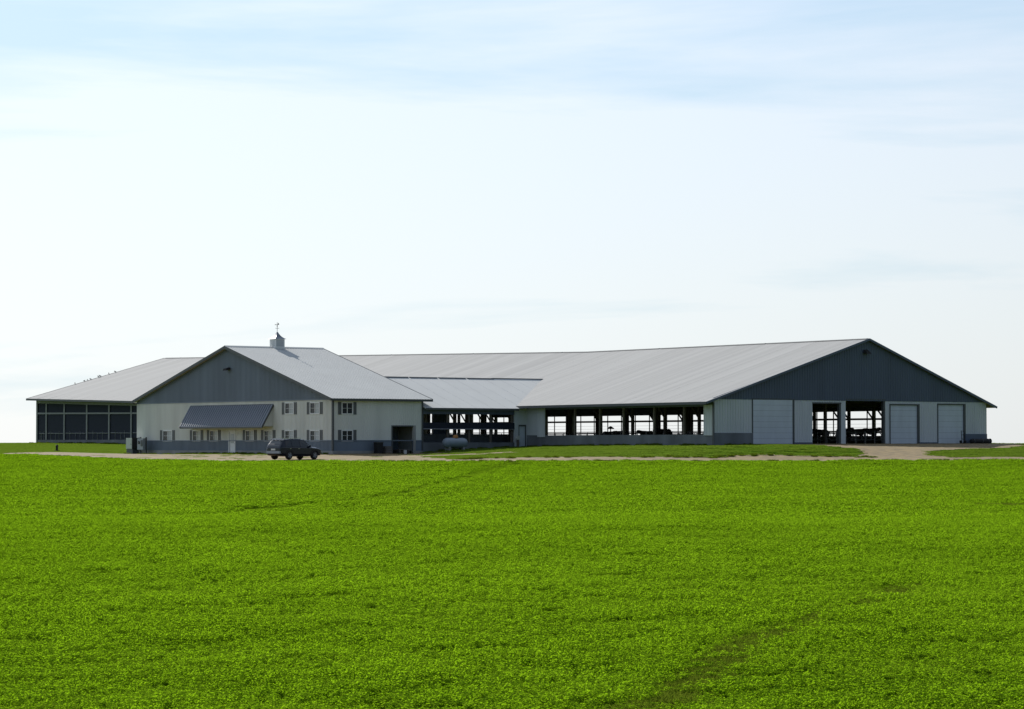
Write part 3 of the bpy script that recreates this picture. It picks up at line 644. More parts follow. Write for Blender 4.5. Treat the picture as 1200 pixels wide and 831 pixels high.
# right gable end
SB = -.35
dh = [(26.57, 31.3, -.02, 3.93), (33.73, 37.25, SB, 3.62), (37.82, 42.8, SB, 3.98), (43.41, 46.95, -.02, 3.58), (49.58, 53.0, -.02, 3.66)]
LT = 4.03
part(MB().wall('x', UG - .15, UG, VN, VF, SB, LT, dh), 'gable_wall', M['barn_white'], barn)
g = MB(); top = lambda v: zroof(UG, v) - .11
g.prism([(VN, LT - .12), (VF, LT - .12), (VF, max(LT + .01, top(VF))), (VR, top(VR)), (VN, max(LT + .01, top(VN)))], 'x', UG + .0, UG + .03)
part(g, 'gable', M['charcoal_barn'], barn)
r = MB(); r.ribs('x', UG + .03, 1, VN, VF, .305, LT - .1, lambda k: top(k) - .03); part(r, 'gable_ribs', M['charcoal_barn'], barn, stuff=True)
r = MB(); r.ribs('x', UG, 1, VN, VF, .305, SB + .1, LT - .13, [(h[0] - .1, h[1] + .3, h[2] - .4, h[3] + .15) for h in dh]); part(r, 'wall_ribs', M['barn_white'], barn, stuff=True)
for (a, b, zt) in ((VN - .02, 26.5, .95), (31.42, 33.6, .12), (47.1, 49.5, .13), (53.12, VF, .92)):
    part(MB().box(UG + .022, UG + .12, a, b, SB - .15, zt), 'wainscot', M['block'] if a < 23 else M['charcoal_barn'], barn)
for i in (0, 3, 4):
    h = dh[i]; n = 7 if i else 8; hh = (h[3] - h[2]) / n
    f = MB(); f.box(UG - .14, UG + .05, h[1] - .02, h[1] + .22, SB, h[3] + .1); f.box(UG - .14, UG + .05, h[0] - .08, h[0] + .02, SB, h[3] + .1); f.box(UG - .14, UG + .05, h[0] + .02, h[1] - .02, h[3] - .02, h[3] + .1)
    fd = part(f, 'overhead_door', M['trim'], barn)
    ci = .04 if i == 0 else -.06
    for q in range(n):
        part(MB().box(UG + ci - .05, UG + ci, h[0] + .02, h[1] - .02 - .0, h[2] + q * hh + .006, h[2] + (q + 1) * hh - .006), 'door_section', M['doorwhite'], barn, fd)
    part(MB().box(UG + ci - .04, UG + ci - .01, h[0] + .02, h[1] - .02, h[2] - .1, h[2] + .006), 'door_seal', M['black'], barn, fd)
    part(MB().box(UG + ci - .075, UG + ci - .052, h[0] + .02, h[1] - .02, h[2] - .1, h[3] - .02), 'door_light_stop', M['trim'], barn, fd)  # unseen panel added to stop daylight leaking through the section gaps
for h in dh[1:3]:
    f = MB(); f.box(UG - .3, UG - .0, h[1] - .22, h[1] - .02, SB, h[3]); f.box(UG - .14, UG + .04, h[0], h[1], h[3] - .0, h[3] + .12); part(f, 'doorway_frame', M['trim'], barn)
a = MB(); a.box(UG + .03, UG + .12, 40.1, 40.5, 8.4, 8.62); a.hexa([(UG + .12, 39.95, 8.25), (UG + .6, 39.95, 8.2), (UG + .6, 40.55, 8.2), (UG + .12, 40.55, 8.25)], [(UG + .12, 40, 8.6), (UG + .5, 40.05, 8.4), (UG + .5, 40.45, 8.4), (UG + .12, 40.5, 8.6)]); part(a, 'gable_lamp', M['black'], barn)
a = MB(); a.cyl((UG - .1, VF + .12, .3), (UG - .1, VF + .12, 3.6), .03, n=6); a.beam((UG - .1, VF + .12, 3.6), (UG - .1, TF - .1, 3.52), .05, .05); part(a, 'downspout', M['trim'], barn)
# left end: closed gable
g = MB(); tp = lambda v: zroof(UE, v) - .11
g.prism([(VN, -.6), (VF, -.6), (VF, tp(VF)), (VR, tp(VR)), (VN, tp(VN))], 'x', UE, UE + .12); part(g, 'end_wall', M['charcoal_barn'], barn)
# near long wall
kw = MB()
for a, b in ((.0, 12), (12, UG - .0)): kw.hexa([(a, VN, -1.0), (b, VN, -1.0), (b, VN + .2, -1.0), (a, VN + .2, -1.0)], [(a, VN, .80), (b, VN, .80), (b, VN + .2, .80), (a, VN + .2, .80)])
part(kw, 'knee_wall', M['block'], barn)
part(MB().box(UE, -17.4, VN, VN + .2, -1.0, .47), 'knee_wall', M['block'], barn)
def wz(u): return zroof(u, VN) - .12
h = MB(); h.hexa([(0.05, VN - .02, 3.2), (UG, VN - .02, 3.28), (UG, VN + .18, 3.28), (0.05, VN + .18, 3.2)], [(0.05, VN - .02, wz(0)), (UG, VN - .02, wz(UG)), (UG, VN + .18, wz(UG)), (0.05, VN + .18, wz(0))]); part(h, 'header', M['charcoal_barn'], barn)
h = MB(); zl = lambda u: wz(u) - .75
h.hexa([(UE, VN - .03, zl(UE)), (-60, VN - .03, zl(-60)), (-60, VN + .17, zl(-60)), (UE, VN + .17, zl(UE))], [(UE, VN - .03, wz(UE)), (-60, VN - .03, wz(-60)), (-60, VN + .17, wz(-60)), (UE, VN + .17, wz(UE))]); part(h, 'header', M['postgrey'], barn)
part(MB().box(26.1, UG + .0, VN - .06, VN - .002, .72, 3.42), 'end_panel', M['barn_white'], barn)
part(MB().box(UG - .06, UG + .14, VN - .08, VN - .021, -.3, 3.62), 'corner_trim', M['trim'], barn)
part(MB().box(1.75, 2.96, VN - .06, VN - .002, .62, 3.4), 'end_panel', M['barn_white'], barn)
part(MB().box(.0, 1.72, VN - .03, VN - .002, .8, 3.4), 'end_panel', M['barn_white'], barn)
r = MB(); r.ribs('y', VN - .06, -1, 1.75, 2.96, .229, .65, 3.38); r.ribs('y', VN - .06, -1, 26.1, 27.2, .229, .74, 3.4); part(r, 'end_panel_ribs', M['barn_white'], barn, stuff=True)
for u in (7.2, 11.0, 14.45, 18.87, 23.06): part(MB().box(u - .1, u + .1, VN + .2, VN + .38, -.3, wz(u) - .02), 'post', M['timber'], barn)
for u in (-99.31, -94.55, -88.7, -83.11, -77.67, -72, -66.4):
    part(MB().box(u - .16, u + .16, VN - .05, VN + .0, .46, zl(u)), 'post', M['postgrey'], barn)
part(MB().box(UE + .02, UE + .35, VN - .06, VN - .0, -.4, zl(UE) + .5), 'corner_post', M['postgrey'], barn)
m = MB(); m.hexa([(UE + .4, VN - .07, 3.66), (-64, VN - .07, 3.40), (-64, VN - .051, 3.40), (UE + .4, VN - .051, 3.66)], [(UE + .4, VN - .07, 3.86), (-64, VN - .07, 3.58), (-64, VN - .051, 3.58), (UE + .4, VN - .051, 3.86)]); part(m, 'mid_rail', M['postgrey'], barn)
# wind screens, near-black and opaque to paint the interior's shade, between the posts of the left end, tied at a lower rail
pu = [UE + .35, -99.31, -94.55, -88.7, -83.11, -77.67, -72, -66.4]
for a, b in zip(pu[:-1], pu[1:]):
    part(MB().box(a + .17, b - .17, VN + .06, VN + .08, .46, zl(a) - .0), 'interior_shade_screen', M['screen'], barn)
    part(MB().cyl((a + .35, VN + .02, 1.28), (b - .35, VN + .02, 1.25), .045, n=6), 'screen_rail', M['postgrey'], barn)
    for q in range(1, 4):
        k = a + .3 + (b - a - .6) * q / 4 + random.uniform(-.2, .2); part(MB().cyl((k, VN + .02, .47), (k, VN + .02, 1.3 + (q % 2) * .25), .025, n=5), 'screen_strap', M['postgrey'], barn)
# far long wall: knee wall, header, posts, mid rail
part(MB().box(UE + .12, UG - .15, VF - .2, VF, -1.0, .78), 'knee_wall', M['block'], barn)
hz = lambda u: max(3.2, zF(u) - .3) if u < -52 else float(np.interp(u, [-52, -10, 8], [3.05, 3.1, 3.22]))
h = MB()
for a, b in ((UE, -52.01), (-52, UK), (UK, 8), (8, UG - .15)):
    h.hexa([(a, VF - .16, hz(a)), (b, VF - .16, hz(b)), (b, VF, hz(b)), (a, VF, hz(a))], [(a, VF - .16, zroof(a, VF) - .11), (b, VF - .16, zroof(b, VF) - .11), (b, VF, zroof(b, VF) - .11), (a, VF, zroof(a, VF) - .11)])
part(h, 'header', M['charcoal_barn'], barn)
m = MB()
for a, b in ((-75, UK), (UK, UG - .2)): m.beam((a, VF + .06, 2.44), (b, VF + .06, 2.44), .1, .2)
part(m, 'mid_rail', M['timber'], barn)
m = MB()
for z in (1.3, 1.62, 1.95): m.cyl((-75, VF + .05, z), (UG - .2, VF + .05, z), .014, n=4)
part(m, 'curtain_cable', M['black'], barn)
for u in np.arange(-69.3, UG - 1, 2.44): part(MB().box(u - .04, u + .04, VF - .12, VF - .04, .78, 3.3), 'stud', M['timber'], barn)
def post_row(v, us, wd, top, name='post', mm='timber'):
    for u in us: part(MB().box(u - wd, u + wd, v - wd, v + wd, -.5, top(u)), name, M[mm], barn)
post_row(VF - .35, np.arange(-70.5, UG, 4.88), .14, lambda u: zroof(u, VF - .35) - .12)
ius = np.arange(-66, UG - 2, 4.88)
post_row(29.2, ius, .12, lambda u: zroof(u, 29.2) - .12)
post_row(39.4, ius + 1.1, .12, lambda u: zroof(u, 39.4) - .12)
post_row(34.6, ius + 2.3, .1, lambda u: zroof(u, 34.6) - .12)
post_row(48.6, ius - .6, .12, lambda u: zroof(u, 48.6) - .12)
for v, us in ((29.2, ius), (48.6, ius - .6), (VF - .35, np.arange(-70.5, UG, 4.88))):
    for u in us:
        b = MB(); b.beam((u, v, 2.3), (u - 1.1, v, 3.4), .09, .14); part(b, 'knee_brace', M['timber'], barn)
# trusses: lower chord over every bay
for u in np.arange(-99, UG - 1, 4.88):
    b = MB(); zc = zroof(u, VN + .5) - .25; b.box(u - .05, u + .05, VN + .3, VF - .3, zc - .2, zc)
    b.beam((u, VN + .3, zc), (u, VR, zR(u) - .2), .06, .16); b.beam((u, VR, zR(u) - .2), (u, VF - .3, zroof(u, VF - .3) - .2), .06, .16); b.beam((u, VR, zc), (u, VR, zR(u) - .25), .06, .12)
    part(b, 'truss', M['timber'], barn)
# floor inside
f = MB()
for a, b in ((UE + .12, UK), (UK, UG - .02)): f.hexa([(a, VN + .2, -.9), (b, VN + .2, -.9), (b, VF - .2, -.9), (a, VF - .2, -.9)], [(a, VN + .2, zS(a)), (b, VN + .2, zS(b)), (b, VF - .2, zS(b)), (a, VF - .2, zS(a))])
part(f, 'floor', M['concrete'], barn)
# stall dividers
sd_ = MB()
for pth in ([(0, 0, 0), (0, 0, 1.22)], [(0, 0, 1.1), (0, 1.9, 1.1)], [(0, 1.9, 1.1), (0, 2.1, .9)], [(0, 2.1, .9), (0, 2.0, .45)], [(0, 2.0, .45), (0, 0, .4)]): sd_.cyl(pth[0], pth[1], .035, n=6)
sd0 = sd_.build('stall_divider', M['steelpipe'], barn, OFF[barn.name]); n0 = True
for v in (44.2, 50.5, 31.5):
    for u in np.arange(-30 if v < 40 else -8, 26, 1.3):
        loc = (u, v, zS(u))
        if n0: sd0.location = loc; n0 = False
        else: copy_part(sd0, barn, loc)
rl = MB()
for v in (44.2, 50.5, 31.5):
    for z in (.55, 1.18): rl.cyl((-30, v - .05, z - .1), (26, v - .05, z), .035, n=6)
part(rl, 'neck_rail', M['steelpipe'], barn)

# ================================================================== HOLDING WING
hold = site('holding_barn', -8.6, 16, -.6, 'low open sided link barn joining office and long barn', 'barn')
HR, HRZ, HE, HEZ = -8.6, 6.42, .5, 3.34
hp = (HRZ - HEZ) / (HE - HR)
def vval(z, u): return TN + (z - zE(u)) * (VR - TN) / (zR(u) - zE(u)) + .1
rf = MB()
slab(rf, [(HR, 9.93, HRZ), (HE, 9.93, HEZ), (HE, 20.75, HEZ), (HR, vval(HRZ, HR), HRZ)], .1)
slab(rf, [(2 * HR - HE, 9.93, HEZ), (HR, 9.93, HRZ), (HR, vval(HRZ, HR), HRZ), (2 * HR - HE, 20.75, HEZ)], .1)
hroof = part(rf, 'roof', M['roof_office'], hold)
rr = MB(); k = 10.3
while k < 31:
    ue = HE
    us_ = HR + .1
    # start of the rib where the valley crosses
    if k > 20.7: ue = HR + (HRZ - (zE(-4) + (k - .25 - TN) * (zR(-4) - zE(-4)) / (VR - TN))) / hp
    if ue - us_ > .3: rr.beam((us_, k, HRZ - hp * .1 + .003), (ue, k, HRZ - hp * (ue - HR) + .003), .06, .01)
    k += 1.83
part(rr, 'roof_ribs', M['roof_office'], hold, hroof, stuff=True)
for (a, b) in ((10.9, 14.0), (14.2, 17.4), (17.6, 20.8), (21.0, 24.2)):
    part(MB().hexa([(HR - .35, a, HRZ - .1), (HR + .35, a, HRZ - .1), (HR + .35, b, HRZ - .1), (HR - .35, b, HRZ - .1)], [(HR - .22, a, HRZ + .02), (HR + .22, a, HRZ + .02), (HR + .22, b, HRZ + .02), (HR - .22, b, HRZ + .02)]), 'ridge_vent', M['trim'], hold, hroof)
part(MB().box(HR - .15, HR + .15, 24.2, 30.4, HRZ - .05, HRZ + .05), 'ridge_cap', M['ridge'], hold, hroof)
part(MB().box(HE + .0, HE + .05, 9.95, 20.7, HEZ - .2, HEZ - .005), 'fascia', M['trim'], hold, hroof)
dd = (21.05, 21.9, -.5, 1.72)
part(MB().wall('x', -.15, -.0, 20.55, 22.0, -.5, 3.38, [dd]), 'wall', M['barn_white'], hold)
d = MB(); d.box(-.1, -.05, dd[0] + .06, dd[1] - .06, -.45, 1.66); hd = part(d, 'door', M['doorwhite'], hold)
d = MB(); d.box(-.13, .03, dd[0], dd[0] + .06, -.48, 1.72); d.box(-.13, .03, dd[1] - .06, dd[1], -.48, 1.72); d.box(-.13, .05, dd[0], dd[1], 1.66, 1.8); part(d, 'door_frame', M['trim'], hold, hd)
part(MB().cyl((-.05, dd[0] + .18, .55), (.02, dd[0] + .18, .55), .03), 'handle', M['chrome'], hold, hd)
part(MB().box(-.2, .0, 9.95, 20.55, -1.3, .12), 'knee_wall', M['block'], hold)
part(MB().box(-.15, -.01, 9.95, 20.55, 2.76, 3.42), 'header', M['charcoal_barn'], hold)
part(MB().box(-.05, .02, 9.95, 20.55, 1.4, 1.97), 'rolled_curtain', M['screen'], hold)
part(MB().cyl((.03, 9.98, 1.37), (.03, 20.53, 1.37), .035, n=6), 'curtain_pipe', M['steelpipe'], hold)
for v in (10.05, 12.9, 15.4, 17.9, 20.4): part(MB().box(-.32, -.16, v - .09, v + .09, -.6, 3.4), 'post', M['timber'], hold)
for v in (11, 14.2, 17.3, 20.4): part(MB().box(-17.25, -17.05, v - .1, v + .1, -.6, 3.3), 'post', M['timber'], hold)
part(MB().box(-17.25, -17.05, 9.95, 21.9, -1, .9), 'knee_wall', M['block'], hold)
part(MB().box(-17.0, -.2, 9.95, 22.1, -1.0, -.3), 'floor', M['concrete'], hold)
for v in (12.9, 15.4, 17.9): part(MB().box(-17, -.3, v - .05, v + .05, 3.0, 3.25), 'tie_beam', M['timber'], hold)
part(MB().box(-4.1, -3.95, 9.95, 24.5, -.3, .92), 'crowd_wall', M['block'], hold)
for (a, b) in ((11.6, 14.0), (17.2, 18.9)): part(MB().box(-6.1, -5.95, a - 1.9, b - 1.9, -.3, 3.3), 'inner_wall', M['charcoal_barn'], hold)
for u in (-5, -13): 
    for z in (.3, .8): part(MB().cyl((u, 10, z), (u, 21.5, z), .03, n=6), 'gate_rail', M['steelpipe'], hold)

# ================================================================== FREE OBJECTS
# --- dark SUV on the drive
def make_suv():
    X, Y = (345 - 600) / 3300 * 236.5, 236.5; z = gz(X, Y) + .035
    rt = thing('parked_suv', X, Y, z, R(90 - 43), 'dark navy SUV parked on the gravel before the office', 'car')
    # stations: x, zb, zbelt, ztop, wb, wm, wr (half widths)
    ST = [(-2.36, .52, .92, .98, .72, .78, .72), (-2.32, .40, .98, 1.12, .80, .88, .80), (-2.22, .34, 1.02, 1.30, .86, .93, .80), (-1.98, .30, 1.05, 1.62, .90, .96, .70), (-1.75, .28, 1.05, 1.71, .91, .97, .69), (-.9, .26, 1.04, 1.76, .92, .98, .69), (0.0, .26, 1.02, 1.75, .92, .98, .68), (.35, .26, 1.01, 1.70, .92, .98, .67), (1.0, .26, .99, 1.22, .92, .97, .72), (1.18, .27, .99, 1.10, .92, .97, .80), (1.75, .29, .95, 1.04, .90, .95, .78), (2.18, .33, .86, .95, .84, .90, .72), (2.36, .42, .72, .82, .70, .76, .60)]
    b = MB(); n = 10
    for (x, zb, zbt, zt, wb, wm, wr) in ST:
        hp_ = [(wb * .6, zb), (wb, zb + .03), (wm, zb + .22), (wm, zbt - .04), (wm - .03, zbt), (wr + .02, zt - .05), (wr - .08, zt - .01)]
        ring = hp_ + [(-y, zz) for y, zz in reversed(hp_)]
        b.v += [(x, y, zz) for y, zz in ring]
    m = 14
    for i in range(len(ST) - 1):
        for j in range(m): b.f.append((i * m + j, i * m + (j + 1) % m, (i + 1) * m + (j + 1) % m, (i + 1) * m + j))
    b.f.append(tuple(range(m))); b.f.append(tuple((len(ST) - 1) * m + j for j in range(m)))
    body = b.build('body', M['carpaint'], rt, smooth=False)
    def sidept(x, f, s, o=.012):
        xs_ = [q[0] for q in ST]; g_ = lambda k: float(np.interp(x, xs_, [q[k] for q in ST]))
        z0, y0 = g_(2), g_(5) - .03; z1, y1 = g_(3) - .05, g_(6) + .02
        return (x, s * (y0 + (y1 - y0) * f + o), z0 + (z1 - z0) * f)
    for s in (-1, 1):
        for (xa, xb, ta, tb) in ((-1.85, -1.15, -1.72, -1.15), (-1.08, -.2, -1.08, -.2), (-.13, .92, -.13, .40)):
            p = [sidept(xa, .08, s), sidept(xb, .08, s), sidept(tb, .86, s), sidept(ta, .86, s)]
            g = MB(); g.hexa(p, [(a, y + s * .006, c) for a, y, c in p]); g.build('window', M['carglass'], rt)
    g = MB(); p = [(-2.30, -.66, 1.12), (-2.30, .66, 1.12), (-2.015, .58, 1.58), (-2.015, -.58, 1.58)]; g.hexa([(a - .02, y, c) for a, y, c in p], [(a + .005, y, c) for a, y, c in p]); g.build('rear_window', M['carglass'], rt)
    g = MB(); p = [(1.0, -.70, 1.22), (1.0, .70, 1.22), (.42, .62, 1.66), (.42, -.62, 1.66)]; g.hexa([(a + .03, y, c + .03) for a, y, c in p], [(a, y, c) for a, y, c in p]); g.build('windscreen', M['carglass'], rt)
    for s in (-1, 1):
        g = MB(); g.hexa([(-2.36, s * .60, .96), (-2.34, s * .80, .96), (-2.2, s * .905, .98), (-2.2, s * .60, .96)], [(-2.31, s * .62, 1.12), (-2.28, s * .78, 1.12), (-2.18, s * .87, 1.14), (-2.2, s * .6, 1.12)]); g.build('tail_light', M['redlens'], rt)
        g = MB(); g.box(2.2, 2.33, min(s * .5, s * .8), max(s * .5, s * .8), .68, .80); g.build('headlight', M['chrome'], rt)
        g = MB(); g.hexa([(.75, s * .96, 1.04), (.88, s * .96, 1.04), (.88, s * 1.14, 1.06), (.78, s * 1.14, 1.06)], [(.75, s * .96, 1.18), (.88, s * .96, 1.16), (.88, s * 1.13, 1.18), (.78, s * 1.13, 1.2)]); g.build('mirror', M['carpaint'], rt)
        g = MB(); g.beam((-1.7, s * .6, 1.80), (.15, s * .6, 1.80), .04, .04); g.box(-1.7, -1.62, s * .6 - .02, s * .6 + .02, 1.68, 1.8); g.box(.07, .15, s * .6 - .02, s * .6 + .02, 1.68, 1.8); g.build('roof_rail', M['chrome'], rt)
        for x in (-1.42, 1.44):
            g = MB(); g.lathe([(.30, -.12), (.355, -.09), (.37, 0), (.355, .09), (.30, .12)], 22, 'y', (x, s * .87, .37)); wl = g.build('wheel', M['black'], rt, smooth=False)
            g = MB(); g.lathe([(.245, -.02), (.245, .0), (.10, .03), (.06, .03)], 18, 'y', (x, s * (.99 if s > 0 else 1.0), .37)); g.build('rim', M['trim'], wl)
            g = MB()
            for k in range(5):
                a = k * 2 * math.pi / 5; g.beam((x, s * 1.02, .37), (x + .22 * math.cos(a), s * 1.01, .37 + .22 * math.sin(a)), .05, .04, (0, 1, 0))
            g.build('spokes', M['metergrey'], wl)
            g = MB()
            for k in range(10):
                a0, a1 = math.pi * k / 10, math.pi * (k + 1) / 10
                g.hexa([(x + .40 * math.cos(a0), s * .90, .37 + .40 * math.sin(a0)), (x + .46 * math.cos(a0), s * .90, .37 + .46 * math.sin(a0)), (x + .46 * math.cos(a1), s * .90, .37 + .46 * math.sin(a1)), (x + .40 * math.cos(a1), s * .90, .37 + .40 * math.sin(a1))],
                       [(x + .40 * math.cos(a0), s * .995, .37 + .40 * math.sin(a0)), (x + .46 * math.cos(a0), s * .995, .37 + .46 * math.sin(a0)), (x + .46 * math.cos(a1), s * .995, .37 + .46 * math.sin(a1)), (x + .40 * math.cos(a1), s * .995, .37 + .40 * math.sin(a1))])
            g.build('wheel_arch', M['black'], rt)
    g = MB(); g.hexa([(-2.44, -.80, .52), (-2.2, -.92, .52), (-2.2, .92, .52), (-2.44, .80, .52)], [(-2.42, -.80, .72), (-2.2, -.92, .72), (-2.2, .92, .72), (-2.42, .80, .72)]); g.build('rear_bumper', M['metergrey'], rt)
    g = MB(); g.box(-2.40, -2.36, -.26, .26, .78, .92); g.build('number_plate', M['white'], rt)
    g = MB(); g.hexa([(-2.10, -.6, 1.66), (-1.85, -.64, 1.70), (-1.85, .64, 1.70), (-2.10, .6, 1.66)], [(-2.12, -.6, 1.70), (-1.85, -.64, 1.745), (-1.85, .64, 1.745), (-2.12, .6, 1.70)]); g.build('spoiler', M['carpaint'], rt)
    for s in (-1, 1):
        for x in (-.16, -1.1):
            g = MB(); g.beam((x - .3, s * .985, .92), (x - .12, s * .985, .92), .02, .03); g.build('door_handle', M['chrome'], rt)
    return rt
make_suv()
# --- utility cabinets at the office corner
X, Y = W(-36.0, -.75); z = gz(X, Y)
c = thing('electrical_cabinet', X, Y, z, ROTZ, 'pale beige cabinet on a dark plinth at the office corner', 'cabinet')
MB().box(-.62, .62, -.35, .35, 0, .62).build('plinth', M['trim'], c); bx_ = MB().box(-.66, .62, -.4, .4, .62, 1.72).build('housing', M['cabinet'], c)
MB().box(-.6, .56, -.42, -.4, .68, 1.66).build('front_door', M['cabinet'], c); MB().cyl((.42, -.46, 1.1), (.42, -.42, 1.1), .03).build('handle', M['black'], c)
MB().box(.621, .70, -.42, .42, .60, 1.74).build('side_panel', M['black'], c)
X, Y = W(-33.75, -.8); z = gz(X, Y)
c = thing('meter_cabinet', X, Y, z, ROTZ, 'grey meter box on two dark posts left of the first window', 'meter box')
for s in (-.55, .62): MB().box(s - .07, s + .07, -.06, .06, -.1, 1.8).build('post', M['trim'], c)
MB().box(-.66, .5, -.3, -.06, .55, 1.68).build('housing', M['metergrey'], c); MB().cyl((-.3, -.38, 1.28), (-.3, -.3, 1.28), .16, n=14).build('meter', M['glass'], c)
MB().box(.08, .42, -.33, -.3, .9, 1.5).build('breaker_door', M['trim'], c); MB().box(-.62, .7, -.05, .0, 1.55, 1.68).build('crossbar', M['trim'], c)
# --- fuel tank beside the link barn
X, Y = W(1.5, 12.55); z = gz(X, Y) - .05
c = thing('fuel_tank', X, Y, z, ROTZ + R(90), 'horizontal pale tank with orange cap beside the link barn', 'tank')
prof = [(r_ * .86, h_ * .86) for r_, h_ in [(.04, -1.55), (.28, -1.50), (.44, -1.38), (.53, -1.18), (.55, -1.0), (.55, 1.0), (.53, 1.18), (.44, 1.38), (.28, 1.5), (.04, 1.55)]]
MB().lathe(prof, 24, 'x', (0, 0, .78)).build('shell', M['tank'], c, smooth=True)
MB().lathe([(.26, 0), (.26, .16), (.20, .27), (.05, .31)], 16, 'z', (.05, 0, 1.22)).build('cap', M['rust'], c)
for s in (-.8, .8):
    MB().box(s - .09, s + .09, -.36, .36, -.1, .42).build('saddle', M['concrete'], c)
# --- pale drum by the side door
X, Y = W(.75, 20.4); z = gz(X, Y)
c = thing('wall_hose_reel', X, Y, z, ROTZ, 'small pale hose reel on a stand left of the side door', 'hose reel')
MB().box(-.15, .15, -.05, .05, -.05, .75).build('stand', M['timber'], c); MB().lathe([(.22, -.12), (.22, -.09), (.12, -.08), (.12, .08), (.22, .09), (.22, .12)], 14, 'x', (0, 0, .92)).build('reel', M['cabinet'], c)
# --- pedestal in the left lawn
X, Y, _ = px(67, 528, 292); z = gz(X, Y)
c = thing('utility_pedestal', X, Y, z, .3, 'short dark pedestal standing alone in the left lawn', 'pedestal')
MB().lathe([(.13, -.1), (.13, .55), (.15, .56), (.15, .62), (.06, .7)], 12).build('body', M['black'], c); MB().box(-.28, .28, -.2, .2, -.1, .12).build('base', M['black'], c)
# --- clutter at the office side doorway
X, Y = W(.55, 7.6); z = gz(X, Y)
c = thing('white_bucket', X, Y, z + .02, 0, 'small white bucket in front of the dark office doorway', 'bucket')
MB().lathe([(.13, 0), (.16, .34), (.17, .34), (.17, .37), (.14, .37), (.12, .05)], 14).build('pail', M['white'], c); MB().cyl((-.16, 0, .36), (.16, 0, .36), .008, n=5).build('handle', M['steelpipe'], c)
X, Y = W(.6, 4.6); z = gz(X, Y)
c = thing('waste_bin', X, Y, z + .02, ROTZ, 'dark wheeled bin against the shaded office wall', 'bin')
MB().hexa([(-.25, -.26, .05), (.25, -.26, .05), (.25, .26, .05), (-.25, .26, .05)], [(-.3, -.33, 1.02), (.3, -.33, 1.02), (.3, .33, 1.02), (-.3, .33, 1.02)]).build('body', M['black'], c); MB().box(-.32, .34, -.35, .35, 1.02, 1.09).build('lid', M['trim'], c)
for s in (-.26, .26): MB().lathe([(.11, -.03), (.11, .03)], 12, 'y', (-.24, s, .11)).build('wheel', M['black'], c)
X, Y = W(.55, 5.6); z = gz(X, Y)
c = thing('storage_crate', X, Y, z + .02, ROTZ, 'dark slatted crate between the bin and the office doorway', 'crate')
for i in range(4):
    MB().box(-.3, .3, -.36, -.33, .06 + i * .17, .2 + i * .17).build('slat', M['pallet'], c); MB().box(.3, .33, -.33, .33, .06 + i * .17, .2 + i * .17).build('slat', M['pallet'], c)
    MB().box(-.3, .3, .33, .36, .06 + i * .17, .2 + i * .17).build('slat', M['pallet'], c); MB().box(-.33, -.3, -.33, .33, .06 + i * .17, .2 + i * .17).build('slat', M['pallet'], c)
MB().box(-.3, .3, -.33, .33, 0, .06).build('base', M['pallet'], c)
for i in range(3):
    X, Y = W(-.9, 8.1); c = thing('pallet', X, Y, -.98 + .15 * i, ROTZ, ['lowest of the three pallets inside the office doorway', 'middle of the three pallets inside the office doorway', 'topmost of the three pallets inside the office doorway'][i], 'pallet', 'pallets in the office doorway')
    for s in (-.5, 0, .5): MB().box(-.6, .6, s - .05, s + .05, 0, .1).build('runner', M['pallet'], c)
    for s in (-.5, -.25, 0, .25, .5): MB().box(s - .06, s + .06, -.58, .58, .102, .145).build('board', M['pallet'], c)
# --- things at the right foot of the gable
X, Y = W(28.0, 54.7); z = gz(X, Y)
c = thing('tarp_roll', X, Y, z + .02, ROTZ, 'long dark rolled tarp at the foot of the gable corner', 'tarp')
MB().lathe([(.06, -1.4), (.2, -1.38), (.23, -.8), (.21, 0), (.24, .7), (.22, 1.1), (.26, 1.14), (.08, 1.16)], 16, 'y', (0, 0, .22)).build('roll', M['black'], c, smooth=True)
for s in (-1.1, .0, .8): MB().lathe([(.235, -.03), (.25, -.03), (.25, .03), (.235, .03)], 16, 'y', (0, s, .22)).build('strap', M['trim'], c)
X, Y = W(28.1, 52.2); z = gz(X, Y)
c = thing('hand_truck', X, Y, z + .03, ROTZ, 'small dark hand truck in front of the rightmost overhead door', 'hand truck')
for s in (-.2, .2): MB().cyl((0, s, .12), (-.12, s, 1.2), .03, n=8).build('upright', M['black'], c)
for q in (.4, .8, 1.15): MB().cyl((-.03 - q * .08, -.2, q), (-.03 - q * .08, .2, q), .022, n=6).build('crossbar', M['black'], c)
MB().box(.0, .35, -.26, .26, .03, .08).build('toe_plate', M['black'], c)
for s in (-.28, .28): MB().lathe([(.08, -.04), (.15, -.04), (.15, .04), (.08, .04)], 14, 'y', (-.08, s, .15)).build('wheel', M['black'], c)
